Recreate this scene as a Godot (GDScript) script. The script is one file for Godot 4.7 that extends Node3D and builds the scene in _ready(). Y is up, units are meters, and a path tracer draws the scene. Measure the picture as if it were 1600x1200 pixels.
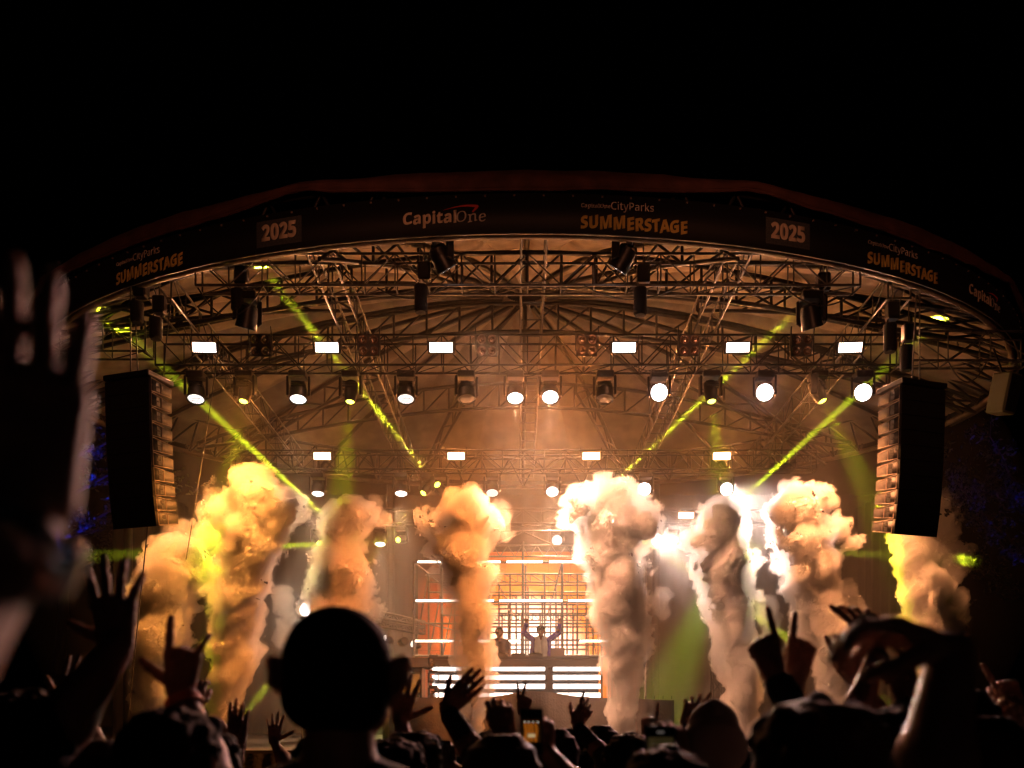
extends Node3D
# Night concert on an open-air stage under an oval fabric canopy. Metres, y up; the camera stands at x = 0, z = 0 and looks along -z.

const CX := 0.18          # the stage's centre line
const RIM_Z := -23.8      # centre of the oval roof
const RIM_RX := 12.2
const RIM_RZ := 8.56

var used := {}
var unit_tube: ArrayMesh
var unit_box: BoxMesh
var M := {}

# ---------------------------------------------------------------- naming
func numbered(called: String) -> String:
	if not used.has(called):
		used[called] = 0
		return called
	used[called] += 1
	return "%s_%03d" % [called, used[called]]

func tag(o: Node, label := "", category := "", group := "", kind := "") -> Node:
	if label: o.set_meta("label", label)
	if category: o.set_meta("category", category)
	if group: o.set_meta("group", group)
	if kind: o.set_meta("kind", kind)
	return o

func thing(called: String, label: String, category: String, at := Vector3.ZERO, group := "") -> Node3D:
	var o := Node3D.new()
	o.name = numbered(called)
	o.position = at
	add_child(o)
	tag(o, label, category, group)
	return o

func part(called: String, mesh: Mesh, mat: Material, parent: Node, xf := Transform3D()) -> MeshInstance3D:
	var o := MeshInstance3D.new()
	o.name = called if parent != self else numbered(called)
	o.mesh = mesh
	o.material_override = mat
	o.transform = xf
	parent.add_child(o, true)
	return o

# ---------------------------------------------------------------- shapes
func make_tube(sides := 7) -> ArrayMesh:
	# a round bar of radius 1 from y = 0 to y = 1
	var st := SurfaceTool.new()
	st.begin(Mesh.PRIMITIVE_TRIANGLES)
	for i in sides:
		var a := TAU * i / sides
		var b := TAU * (i + 1) / sides
		var p := Vector3(cos(a), 0, sin(a))
		var q := Vector3(cos(b), 0, sin(b))
		var up := Vector3.UP
		for v in [[p, p], [q, q], [q + up, q], [p, p], [q + up, q], [p + up, p]]:
			st.set_normal(v[1])
			st.add_vertex(v[0])
		for v in [up, p + up, q + up]:
			st.set_normal(up)
			st.add_vertex(v)
		for v in [Vector3.ZERO, q, p]:
			st.set_normal(-up)
			st.add_vertex(v)
	return st.commit()

func bar_xf(a: Vector3, b: Vector3, r: float) -> Transform3D:
	var y := b - a
	var n := y.normalized()
	var x := n.cross(Vector3.RIGHT if absf(n.x) < 0.9 else Vector3.FORWARD).normalized()
	var z := x.cross(n)
	return Transform3D(Basis(x * r, y, z * r), a)

func bar(called: String, a: Vector3, b: Vector3, r: float, mat: Material, parent: Node) -> MeshInstance3D:
	return part(called, unit_tube, mat, parent, bar_xf(a, b, r))

func box(called: String, mid: Vector3, size: Vector3, mat: Material, parent: Node, turn := Basis()) -> MeshInstance3D:
	return part(called, unit_box, mat, parent, Transform3D(turn * Basis.from_scale(size), mid))

func bevel_box(size: Vector3, r: float) -> ArrayMesh:
	# a box with its edges cut by r
	var st := SurfaceTool.new()
	st.begin(Mesh.PRIMITIVE_TRIANGLES)
	var h := size / 2.0
	var face := func(pts: Array, n: Vector3):
		var mid := Vector3.ZERO
		for p in pts: mid += p
		var flip: bool = (pts[1] - pts[0]).cross(pts[2] - pts[0]).dot(n) > 0
		for i in range(1, pts.size() - 1):
			var tri: Array = [pts[0], pts[i + 1], pts[i]] if flip else [pts[0], pts[i], pts[i + 1]]
			for p in tri:
				st.set_normal(n)
				st.add_vertex(p)
	for ax in 3:
		var u := (ax + 1) % 3
		var w := (ax + 2) % 3
		for s in [-1.0, 1.0]:
			var pts := []
			for c in [[-1, -1], [1, -1], [1, 1], [-1, 1]]:
				var p := Vector3.ZERO
				p[ax] = s * h[ax]
				p[u] = c[0] * (h[u] - r)
				p[w] = c[1] * (h[w] - r)
				pts.append(p)
			var n := Vector3.ZERO
			n[ax] = s
			face.call(pts, n)
		for s in [-1.0, 1.0]:
			for t in [-1.0, 1.0]:
				var a := Vector3.ZERO
				var b := Vector3.ZERO
				a[u] = s * h[u]
				a[w] = t * (h[w] - r)
				b[u] = s * (h[u] - r)
				b[w] = t * h[w]
				var e := Vector3.ZERO
				e[ax] = h[ax] - r
				var n := Vector3.ZERO
				n[u] = s
				n[w] = t
				face.call([a - e, a + e, b + e, b - e], n.normalized())
	for x in [-1.0, 1.0]:
		for y in [-1.0, 1.0]:
			for z in [-1.0, 1.0]:
				var s := Vector3(x, y, z)
				var pts := []
				for k in 3:
					var p := s * (h - Vector3(r, r, r))
					p[k] = s[k] * h[k]
					pts.append(p)
				face.call(pts, s.normalized())
	return st.commit()

func lathe(profile: Array, sides := 20) -> ArrayMesh:
	# profile: [radius, y] from bottom to top, turned about y, smooth
	var st := SurfaceTool.new()
	st.begin(Mesh.PRIMITIVE_TRIANGLES)
	for i in profile.size() - 1:
		var p: Array = profile[i]
		var q: Array = profile[i + 1]
		var dr: float = q[0] - p[0]
		var dy: float = q[1] - p[1]
		var nn := Vector2(dy, -dr).normalized()
		for k in sides:
			var a := TAU * k / sides
			var b := TAU * (k + 1) / sides
			var ca := Vector3(cos(a), 0, sin(a))
			var cb := Vector3(cos(b), 0, sin(b))
			var na := ca * nn.x + Vector3.UP * nn.y
			var nb := cb * nn.x + Vector3.UP * nn.y
			var p0 := ca * float(p[0]) + Vector3.UP * float(p[1])
			var p1 := cb * float(p[0]) + Vector3.UP * float(p[1])
			var q0 := ca * float(q[0]) + Vector3.UP * float(q[1])
			var q1 := cb * float(q[0]) + Vector3.UP * float(q[1])
			for v in [[p0, na], [p1, nb], [q1, nb], [p0, na], [q1, nb], [q0, na]]:
				st.set_normal(v[1])
				st.add_vertex(v[0])
	return st.commit()

# ---------------------------------------------------------------- surfaces drawn round a distance field
func net(f: PackedFloat32Array, n: Vector3i, org: Vector3, h: float, band: float) -> ArrayMesh:
	# surface nets: one vertex in each crossed cell, one quad round each crossed edge
	var sx := 1
	var sy := n.x
	var sz := n.x * n.y
	var ids := PackedInt32Array()
	ids.resize(f.size())
	ids.fill(-1)
	var vs := PackedVector3Array()
	var ns := PackedVector3Array()
	var cells := PackedInt32Array()
	var total := f.size() - sz - sy - sx
	var off := [0, sx, sy, sx + sy, sz, sx + sz, sy + sz, sx + sy + sz]
	for i in total:
		var v := f[i]
		if v > band or v < -band:
			continue
		var a := v
		var b := f[i + sx]
		var c := f[i + sy]
		var d := f[i + sx + sy]
		var e := f[i + sz]
		var g := f[i + sx + sz]
		var k := f[i + sy + sz]
		var l := f[i + sx + sy + sz]
		var m := int(a < 0) + int(b < 0) + int(c < 0) + int(d < 0) + int(e < 0) + int(g < 0) + int(k < 0) + int(l < 0)
		if m == 0 or m == 8:
			continue
		var p := Vector3.ZERO
		var cnt := 0
		if (a < 0) != (b < 0): p += Vector3(a / (a - b), 0, 0); cnt += 1
		if (c < 0) != (d < 0): p += Vector3(c / (c - d), 1, 0); cnt += 1
		if (e < 0) != (g < 0): p += Vector3(e / (e - g), 0, 1); cnt += 1
		if (k < 0) != (l < 0): p += Vector3(k / (k - l), 1, 1); cnt += 1
		if (a < 0) != (c < 0): p += Vector3(0, a / (a - c), 0); cnt += 1
		if (b < 0) != (d < 0): p += Vector3(1, b / (b - d), 0); cnt += 1
		if (e < 0) != (k < 0): p += Vector3(0, e / (e - k), 1); cnt += 1
		if (g < 0) != (l < 0): p += Vector3(1, g / (g - l), 1); cnt += 1
		if (a < 0) != (e < 0): p += Vector3(0, 0, a / (a - e)); cnt += 1
		if (b < 0) != (g < 0): p += Vector3(1, 0, b / (b - g)); cnt += 1
		if (c < 0) != (k < 0): p += Vector3(0, 1, c / (c - k)); cnt += 1
		if (d < 0) != (l < 0): p += Vector3(1, 1, d / (d - l)); cnt += 1
		ids[i] = vs.size()
		cells.append(i)
		var ix := i % n.x
		var iy := (i / n.x) % n.y
		var iz := i / sz
		vs.append(org + (Vector3(ix, iy, iz) + p / cnt) * h)
		ns.append(Vector3(b + d + g + l - a - c - e - k, c + d + k + l - a - b - e - g, e + g + k + l - a - b - c - d).normalized())
	var idx := PackedInt32Array()
	for i in cells:
		var s0 := f[i] < 0
		for ax in 3:
			var st1: int = [sx, sy, sz][ax]
			var u: int = [sy, sz, sx][ax]
			var w: int = [sz, sx, sy][ax]
			if s0 == (f[i + st1] < 0) or i - u - w < 0:
				continue
			var q0 := ids[i]
			var q1 := ids[i - u]
			var q2 := ids[i - u - w]
			var q3 := ids[i - w]
			if q1 < 0 or q2 < 0 or q3 < 0:
				continue
			if s0:
				idx.append_array([q0, q2, q1, q0, q3, q2])
			else:
				idx.append_array([q0, q1, q2, q0, q2, q3])
	var arr := []
	arr.resize(Mesh.ARRAY_MAX)
	arr[Mesh.ARRAY_VERTEX] = vs
	arr[Mesh.ARRAY_NORMAL] = ns
	arr[Mesh.ARRAY_INDEX] = idx
	var am := ArrayMesh.new()
	if idx.size():
		am.add_surface_from_arrays(Mesh.PRIMITIVE_TRIANGLES, arr)
	return am

func flesh(bones: Array, h: float, k := 0.02) -> ArrayMesh:
	# bones: [from, to, radius at from, radius at to] as tapered capsules, joined by a smooth minimum of width k
	var lo := Vector3(1e9, 1e9, 1e9)
	var hi := -lo
	for b in bones:
		var r: float = maxf(b[2], b[3]) + k + h * 3.0
		for e in 2:
			lo = lo.min(b[e] - Vector3(r, r, r))
			hi = hi.max(b[e] + Vector3(r, r, r))
	var n := Vector3i(((hi - lo) / h).ceil()) + Vector3i(2, 2, 2)
	var f := PackedFloat32Array()
	f.resize(n.x * n.y * n.z)
	f.fill(1e3)
	for b in bones:
		var a: Vector3 = b[0]
		var ab: Vector3 = b[1] - a
		var r0: float = b[2]
		var dr: float = b[3] - r0
		var inv := 1.0 / maxf(ab.length_squared(), 1e-9)
		var r: float = maxf(b[2], b[3]) + k + h * 2.5
		var i0 := Vector3i(((a.min(b[1]) - Vector3(r, r, r) - lo) / h).floor()).clamp(Vector3i.ZERO, n - Vector3i.ONE)
		var i1 := Vector3i(((a.max(b[1]) + Vector3(r, r, r) - lo) / h).ceil()).clamp(Vector3i.ZERO, n - Vector3i.ONE)
		for z in range(i0.z, i1.z + 1):
			for y in range(i0.y, i1.y + 1):
				var row := n.x * (y + n.y * z)
				var p := lo + Vector3(i0.x, y, z) * h - a
				for x in range(i0.x, i1.x + 1):
					var t := clampf(p.dot(ab) * inv, 0.0, 1.0)
					var d := (p - ab * t).length() - r0 - dr * t
					var o := f[row + x]
					if o > 100.0:
						f[row + x] = d
					else:
						var q := maxf(k - absf(o - d), 0.0) / k
						f[row + x] = minf(o, d) - q * q * k * 0.25
					p.x += h
	return net(f, n, lo, h, h * 2.2)

# ---------------------------------------------------------------- camera, night sky, moon
func set_up_view() -> void:
	var cam := Camera3D.new()
	cam.name = "camera"
	add_child(cam)
	cam.position = Vector3(0, 1.8, 0)
	var lens := CameraAttributesPhysical.new()
	lens.frustum_focal_length = 28.0
	lens.frustum_near = 0.05
	lens.frustum_far = 300.0
	lens.exposure_aperture = 2.1
	lens.frustum_focus_distance = 19.0
	cam.attributes = lens
	cam.projection = Camera3D.PROJECTION_FRUSTUM
	cam.near = 0.05
	cam.far = 300.0
	cam.size = 0.05 * 1200.0 / 1400.0
	cam.frustum_offset = Vector2(-10.0, 520.0) / 1400.0 * 0.05
	cam.current = true
	var e := Environment.new()
	var night := ProceduralSkyMaterial.new()
	night.sky_top_color = Color(0.02, 0.02, 0.03)
	night.sky_horizon_color = Color(0.03, 0.025, 0.03)
	night.ground_bottom_color = Color(0.01, 0.01, 0.01)
	night.ground_horizon_color = Color(0.02, 0.02, 0.02)
	night.sky_energy_multiplier = 0.1
	night.ground_energy_multiplier = 0.1
	var sky := Sky.new()
	sky.sky_material = night
	e.background_mode = Environment.BG_SKY
	e.sky = sky
	e.background_energy_multiplier = 0.2
	e.tonemap_mode = Environment.TONE_MAPPER_LINEAR
	e.tonemap_exposure = 1.0
	e.volumetric_fog_enabled = true
	e.volumetric_fog_density = 0.0
	e.sdfgi_enabled = true
	e.ssao_enabled = true
	e.ssil_enabled = true
	var we := WorldEnvironment.new()
	we.name = "night"
	we.environment = e
	add_child(we)
	var moon := DirectionalLight3D.new()
	moon.name = "moon"
	moon.light_color = Color(0.7, 0.8, 1.0)
	moon.light_energy = 0.001
	moon.light_angular_distance = 0.5
	moon.shadow_enabled = true
	moon.rotation_degrees = Vector3(-55, 30, 0)
	add_child(moon)

# ---------------------------------------------------------------- smoke
func smoke_field(main: Array, lobes: Array, swell: float, seed_: int, h: float, inset: float) -> Array:
	# path: [x, y, z, radius] nodes; the billows are three scales of folded noise pushed outwards
	var path := main + lobes
	var n1 := FastNoiseLite.new()
	n1.noise_type = FastNoiseLite.TYPE_SIMPLEX_SMOOTH
	n1.fractal_type = FastNoiseLite.FRACTAL_NONE
	n1.seed = seed_
	n1.frequency = 0.85
	var n2: FastNoiseLite = n1.duplicate()
	n2.frequency = 2.1
	n2.seed = seed_ + 1
	var n3: FastNoiseLite = n1.duplicate()
	n3.frequency = 5.2
	n3.seed = seed_ + 2
	var n4: FastNoiseLite = n1.duplicate()
	n4.frequency = 11.0
	n4.seed = seed_ + 3
	var lo := Vector3(1e9, 1e9, 1e9)
	var hi := -lo
	for q in path:
		var c := Vector3(q[0], q[1], q[2])
		var r: float = q[3] + swell * q[3] * 1.3 + h * 3.0
		lo = lo.min(c - Vector3(r, r, r))
		hi = hi.max(c + Vector3(r, r, r))
	var n := Vector3i(((hi - lo) / h).ceil()) + Vector3i(2, 2, 2)
	var f := PackedFloat32Array()
	f.resize(n.x * n.y * n.z)
	f.fill(1e3)
	# the smooth body first
	for s in main.size() - 1 + lobes.size():
		var from: Array = path[s] if s < main.size() - 1 else path[s + 1]
		var to: Array = path[s + 1]
		var a := Vector3(from[0], from[1], from[2])
		var b := Vector3(to[0], to[1], to[2])
		var r0: float = from[3]
		var r1: float = to[3]
		var ab := b - a
		var inv := 1.0 / maxf(ab.length_squared(), 1e-9)
		var r: float = maxf(r0, r1) * (1.0 + swell * 1.3) + h * 2.5
		var i0 := Vector3i(((a.min(b) - Vector3(r, r, r) - lo) / h).floor()).clamp(Vector3i.ZERO, n - Vector3i.ONE)
		var i1 := Vector3i(((a.max(b) + Vector3(r, r, r) - lo) / h).ceil()).clamp(Vector3i.ZERO, n - Vector3i.ONE)
		for z in range(i0.z, i1.z + 1):
			for y in range(i0.y, i1.y + 1):
				var row := n.x * (y + n.y * z)
				var p := lo + Vector3(i0.x, y, z) * h - a
				for x in range(i0.x, i1.x + 1):
					var t := clampf(p.dot(ab) * inv, 0.0, 1.0)
					var rr := lerpf(r0, r1, t)
					# in units of the local radius, so that folds grow with the plume
					var d := (p - ab * t).length() - rr
					if d < f[row + x]:
						f[row + x] = d
					p.x += h
	var amp_max := 0.0
	for q in path: amp_max = maxf(amp_max, q[3])
	amp_max *= swell * 1.4
	for z in n.z:
		for y in n.y:
			var yy := lo.y + y * h
			# radius of the plume at this height sets the depth of the folds
			var local := 0.1
			for q in path:
				local = maxf(local, q[3] * clampf(1.0 - absf(yy - q[1]) / (q[3] * 2.0 + 0.4), 0.0, 1.0))
			var amp := local * swell
			var row := n.x * (y + n.y * z)
			for x in n.x:
				var d := f[row + x]
				if d > amp * 1.45 + h or d < -0.75 * amp - h * 3.0 - inset:
					if d < 900.0 and d > 0.0: f[row + x] = d - amp * 0.2
					continue
				var p := Vector3(lo.x + x * h, yy, lo.z + z * h)
				var w := n1.get_noise_3dv(p * 1.7 + Vector3(31, 0, 0)) * 0.25
				p.x += w
				p.y += w * 0.7
				var a1 := n1.get_noise_3dv(p)
				var bump := absf(a1) * 1.15 + absf(n2.get_noise_3dv(p)) * 0.6 + absf(n3.get_noise_3dv(p)) * 0.44 + absf(n4.get_noise_3dv(p)) * 0.26 - 0.6
				f[row + x] = d - amp * bump * 1.3
	var inner := f.duplicate()
	for i in inner.size():
		inner[i] += inset
	return [net(f, n, lo, h, h * 5.0), net(inner, n, lo, h, h * 5.0)]

# ---------------------------------------------------------------- materials
func noise_tex(freq: float, lo: float, hi: float, seed_ := 3, size := 256) -> NoiseTexture2D:
	var n := FastNoiseLite.new()
	n.seed = seed_
	n.frequency = freq
	n.fractal_octaves = 5
	var t := NoiseTexture2D.new()
	t.width = size
	t.height = size
	t.seamless = true
	t.noise = n
	var g := Gradient.new()
	g.set_color(0, Color(lo, lo, lo))
	g.set_color(1, Color(hi, hi, hi))
	t.color_ramp = g
	return t

func paint(r: float, g: float, b: float, rough := 0.6, metal := 0.0) -> StandardMaterial3D:
	# r, g, b are linear base colours
	var m := StandardMaterial3D.new()
	m.albedo_color = Color(r, g, b).linear_to_srgb()
	m.roughness = rough
	m.metallic = metal
	return m

func grained(m: StandardMaterial3D, tex: Texture2D, scale: float, relief: Texture2D = null, depth := 0.0) -> StandardMaterial3D:
	m.albedo_texture = tex
	m.uv1_triplanar = true
	m.uv1_world_triplanar = true
	m.uv1_scale = Vector3.ONE * scale
	if relief:
		m.heightmap_enabled = true
		m.heightmap_texture = relief
		m.heightmap_scale = depth
	return m

func glow(r: float, g: float, b: float, power: float) -> StandardMaterial3D:
	var m := paint(0.6, 0.6, 0.6, 0.4)
	m.emission_enabled = true
	m.emission = Color(r, g, b).linear_to_srgb()
	m.emission_energy_multiplier = power
	return m

func make_materials() -> void:
	var coarse := noise_tex(0.02, 0.55, 1.0, 3)
	var fine := noise_tex(0.09, 0.6, 1.0, 9)
	M.alu = grained(paint(0.17, 0.165, 0.16, 0.45, 0.7), coarse, 0.8)
	M.dark_alu = grained(paint(0.055, 0.052, 0.05, 0.5, 0.5), coarse, 0.8)
	M.ring = grained(paint(0.22, 0.17, 0.13, 0.6), coarse, 0.6)
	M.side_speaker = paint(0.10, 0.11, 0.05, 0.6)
	M.scaffold = grained(paint(0.42, 0.40, 0.38, 0.45, 0.5), fine, 1.1)
	M.black_metal = grained(paint(0.018, 0.018, 0.018, 0.45, 0.1), fine, 1.3)
	M.black_plastic = paint(0.014, 0.014, 0.015, 0.38)
	M.cabinet = grained(paint(0.022, 0.019, 0.018, 0.6), fine, 1.6)
	M.grille = grained(paint(0.012, 0.012, 0.012, 0.7), fine, 4.0)
	M.bare_edge = paint(0.15, 0.115, 0.10, 0.55)
	M.membrane = grained(paint(0.50, 0.43, 0.34, 0.75), coarse, 0.22, fine, 0.4)
	M.membrane.backlight_enabled = true
	M.membrane.backlight = Color(0.12, 0.10, 0.08)
	M.skirt = grained(paint(0.15, 0.055, 0.042, 0.85), coarse, 0.35, fine, 1.0)
	M.banner = grained(paint(0.012, 0.011, 0.012, 0.65), fine, 1.0)
	M.banner_grey = grained(paint(0.10, 0.11, 0.115, 0.7), fine, 1.0)
	M.print_cream = paint(0.75, 0.60, 0.45, 0.7)
	M.print_pale = paint(0.62, 0.56, 0.50, 0.7)
	M.print_red = paint(0.52, 0.05, 0.04, 0.7)
	M.print_gold = paint(0.72, 0.50, 0.12, 0.7)
	M.print_orange = paint(0.70, 0.28, 0.08, 0.7)
	M.drape = grained(paint(0.020, 0.018, 0.018, 0.9), coarse, 0.5, fine, 1.5)
	M.riser_cloth = grained(paint(0.035, 0.028, 0.026, 0.85), coarse, 0.6, fine, 1.2)
	M.deck = grained(paint(0.03, 0.028, 0.027, 0.5), fine, 0.7)
	M.ground = grained(paint(0.05, 0.048, 0.045, 0.9), coarse, 0.2)
	M.cable = paint(0.02, 0.02, 0.02, 0.5)
	M.chain = paint(0.12, 0.11, 0.10, 0.4, 0.7)
	M.bag = grained(paint(0.022, 0.021, 0.021, 0.85), fine, 2.0)
	M.lens_off = paint(0.10, 0.08, 0.07, 0.12)
	M.reflector = paint(0.45, 0.33, 0.26, 0.22, 0.8)
	M.lens_white = glow(1.0, 0.95, 0.92, 5.0)
	M.lens_hot = glow(1.0, 0.96, 0.98, 20.0)
	M.lens_dim = glow(1.0, 0.92, 0.86, 1.6)
	M.lens_yellow = glow(0.85, 1.0, 0.10, 6.0)
	M.led_warm = glow(1.0, 0.90, 0.84, 6.0)
	M.led_orange = glow(1.0, 0.80, 0.55, 8.0)
	M.tube = glow(1.0, 0.78, 0.62, 7.0)
	M.blue_lamp = glow(0.02, 0.08, 1.0, 3.0)
	M.booth = glow(1.0, 0.88, 0.80, 5.0)
	M.smoke_core = paint(0.90, 0.88, 0.86, 1.0)
	M.smoke_core.specular_mode = BaseMaterial3D.SPECULAR_DISABLED
	M.smoke_core.backlight_enabled = true
	M.smoke_core.backlight = Color(1, 1, 1)

# ---------------------------------------------------------------- the oval rim
var arc := PackedFloat32Array()
const ARC_N := 4000

func measure_rim() -> void:
	arc.resize(ARC_N + 1)
	for i in ARC_N:
		var t := -PI + TAU * (i + 0.5) / ARC_N
		arc[i + 1] = arc[i] + Vector2(RIM_RX * cos(t), RIM_RZ * sin(t)).length() * TAU / ARC_N
	var mid := arc[ARC_N / 2]
	for i in ARC_N + 1: arc[i] -= mid

func rim_angle(s: float) -> float:
	var i := clampi(arc.bsearch(s), 1, ARC_N)
	var k := inverse_lerp(arc[i - 1], arc[i], s)
	return -PI + TAU * (i - 1 + k) / ARC_N

func rim(t: float, y: float, out := 0.0, s := 1.0) -> Vector3:
	# a point on the oval: angle t from the front, height y, out metres outside it, s shrinks the oval
	var n := Vector3(RIM_RZ * sin(t), 0, RIM_RX * cos(t)).normalized()
	return Vector3(CX + RIM_RX * s * sin(t), y, RIM_Z + RIM_RZ * s * cos(t)) + n * out

func dome_y(s: float) -> float:
	return 10.2 + 2.75 * cos(minf(s, 1.0) * PI / 2.0)

# ---------------------------------------------------------------- canopy
func build_canopy() -> void:
	var c := thing("stage_canopy", "huge oval tent roof with beige fabric and steel ring over the stage", "canopy", Vector3.ZERO)
	var gores := 40
	for g in gores:
		var st := SurfaceTool.new()
		st.begin(Mesh.PRIMITIVE_TRIANGLES)
		st.set_smooth_group(0)
		var t0 := TAU * g / gores
		var t1 := TAU * (g + 1) / gores
		var rows := 12
		var cols := 6
		var P := func(i: int, j: int) -> Vector3:
			var s := 0.04 + 0.95 * i / float(rows)
			var u := j / float(cols)
			var t := lerpf(t0, t1, u)
			# each gore sags between its two ribs
			var sag := 4.0 * u * (1.0 - u) * 0.16 * sin(PI * minf(s * 1.05, 1.0))
			return rim(t, dome_y(s) + 0.05 - sag, 0.0, s)
		for i in rows:
			for j in cols:
				var a: Vector3 = P.call(i, j)
				var b: Vector3 = P.call(i, j + 1)
				var d: Vector3 = P.call(i + 1, j)
				var e: Vector3 = P.call(i + 1, j + 1)
				for v in [a, e, b, a, d, e]:
					st.add_vertex(v)
		st.index()
		st.generate_normals()
		part("membrane_panel", st.commit(), M.membrane, c)
	# ribs under the seams, every second seam a trussed one
	for g in range(0, gores, 2):
		var t := TAU * g / gores
		var prev := Vector3.ZERO
		var low := Vector3.ZERO
		for i in 8:
			var s := 0.05 + 0.135 * i
			s = minf(s, 0.985)
			var p := rim(t, dome_y(s) - 0.06, 0.0, s)
			if i: bar("rib", prev, p, 0.06, M.dark_alu, c)
			prev = p
	for g in range(0, gores, 4):
		var t := TAU * (g + 2) / gores
		var up := []
		var dn := []
		for i in 7:
			var s := 0.42 + 0.56 * i / 6.0
			up.append(rim(t, dome_y(s) - 0.10, 0.0, s))
			dn.append(rim(t, dome_y(s) - 0.75 + 0.35 * i / 6.0, 0.0, s))
		for i in 6:
			bar("rib_chord", dn[i], dn[i + 1], 0.045, M.dark_alu, c)
			bar("rib_web", up[i], dn[i + 1] if i % 2 else dn[i], 0.03, M.dark_alu, c)
			bar("rib_web", dn[i], up[i + 1], 0.03, M.dark_alu, c)
	# arch across the middle and two smaller ones behind and before it
	for z in [0.0, -3.9, 3.9]:
		var up := []
		var dn := []
		var k := sqrt(1.0 - z * z / (RIM_RZ * RIM_RZ))
		var n := 26
		for i in n + 1:
			var x := lerpf(-0.93, 0.93, i / float(n)) * RIM_RX * k
			var s := sqrt(pow(x / RIM_RX, 2) + pow(z / RIM_RZ, 2))
			up.append(Vector3(CX + x, dome_y(s) - 0.16, RIM_Z + z))
			dn.append(Vector3(CX + x, dome_y(s) - 0.16 - 0.75 * sqrt(maxf(0.05, 1.0 - pow(i / (n / 2.0) - 1.0, 2))), RIM_Z + z))
		for i in n:
			bar("arch_chord", up[i], up[i + 1], 0.055, M.dark_alu, c)
			bar("arch_chord", dn[i], dn[i + 1], 0.055, M.dark_alu, c)
			bar("arch_web", up[i], dn[i], 0.032, M.dark_alu, c)
			bar("arch_web", dn[i], up[i + 1], 0.026, M.dark_alu, c)
	# ring truss along the rim: three chords and the lattice between them
	var seg := 72
	for i in seg:
		var a := TAU * i / seg
		var b := TAU * (i + 1) / seg
		var m := (a + b) / 2.0
		bar("ring_chord", rim(a, 10.07, -0.12), rim(b, 10.07, -0.12), 0.075, M.ring, c)
		bar("ring_chord", rim(a, 11.0, -0.12), rim(b, 11.0, -0.12), 0.06, M.dark_alu, c)
		bar("inner_chord", rim(a, 10.75, -1.25), rim(b, 10.75, -1.25), 0.05, M.dark_alu, c)
		bar("ring_brace", rim(a, 10.07, -0.12), rim(m, 11.0, -0.12), 0.032, M.dark_alu, c)
		bar("ring_brace", rim(m, 11.0, -0.12), rim(b, 10.07, -0.12), 0.032, M.dark_alu, c)
		bar("inner_brace", rim(a, 10.07, -0.12), rim(m, 10.75, -1.25), 0.032, M.dark_alu, c)
		bar("inner_brace", rim(m, 10.75, -1.25), rim(b, 10.07, -0.12), 0.032, M.dark_alu, c)
	# outer skirt of the roof cloth, gathered up at the poles
	var poles := [-2.02, -1.35, -0.98, -0.33, 0.33, 0.98, 1.35, 2.02, PI]
	var st := SurfaceTool.new()
	st.begin(Mesh.PRIMITIVE_TRIANGLES)
	st.set_smooth_group(0)
	var n := 360
	var wob := FastNoiseLite.new()
	wob.seed = 4
	wob.frequency = 1.3
	var S := func(i: int, j: int) -> Vector3:
		var t := TAU * i / n - PI
		var near := 9.0
		for q in poles: near = minf(near, absf(t - q))
		var peak := exp(-near * 9.0)
		var v := j / 7.0
		var y0 := 10.69 + 0.30 * peak + 0.02 * wob.get_noise_1d(t * 14.0)
		var y := lerpf(y0, 11.28, v)
		var out := 0.10 + 0.10 * sin(PI * pow(v, 0.6)) + 0.05 * wob.get_noise_2d(t * 9.0, v * 1.2) - 0.4 * v * v
		if j == 0: out += 0.02
		return rim(t, y, out)
	for i in n:
		for j in 7:
			var a: Vector3 = S.call(i, j)
			var b: Vector3 = S.call(i + 1, j)
			var d: Vector3 = S.call(i, j + 1)
			var e: Vector3 = S.call(i + 1, j + 1)
			for v in [a, e, b, a, d, e]: st.add_vertex(v)
	st.index()
	st.generate_normals()
	part("cloth_skirt", st.commit(), M.skirt, c)
	# rolled hem under the skirt
	for i in 180:
		var p: Vector3 = S.call(i * 2, 0)
		var q: Vector3 = S.call(i * 2 + 2, 0)
		bar("hem", p, q, 0.035, M.skirt, c)
	# four masts that carry the ring
	for t in [-1.9, 1.9, -2.75, 2.75]:
		bar("mast", rim(t, 0.0, 0.3), rim(t, 10.3, 0.3), 0.14, M.dark_alu, c)

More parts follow.
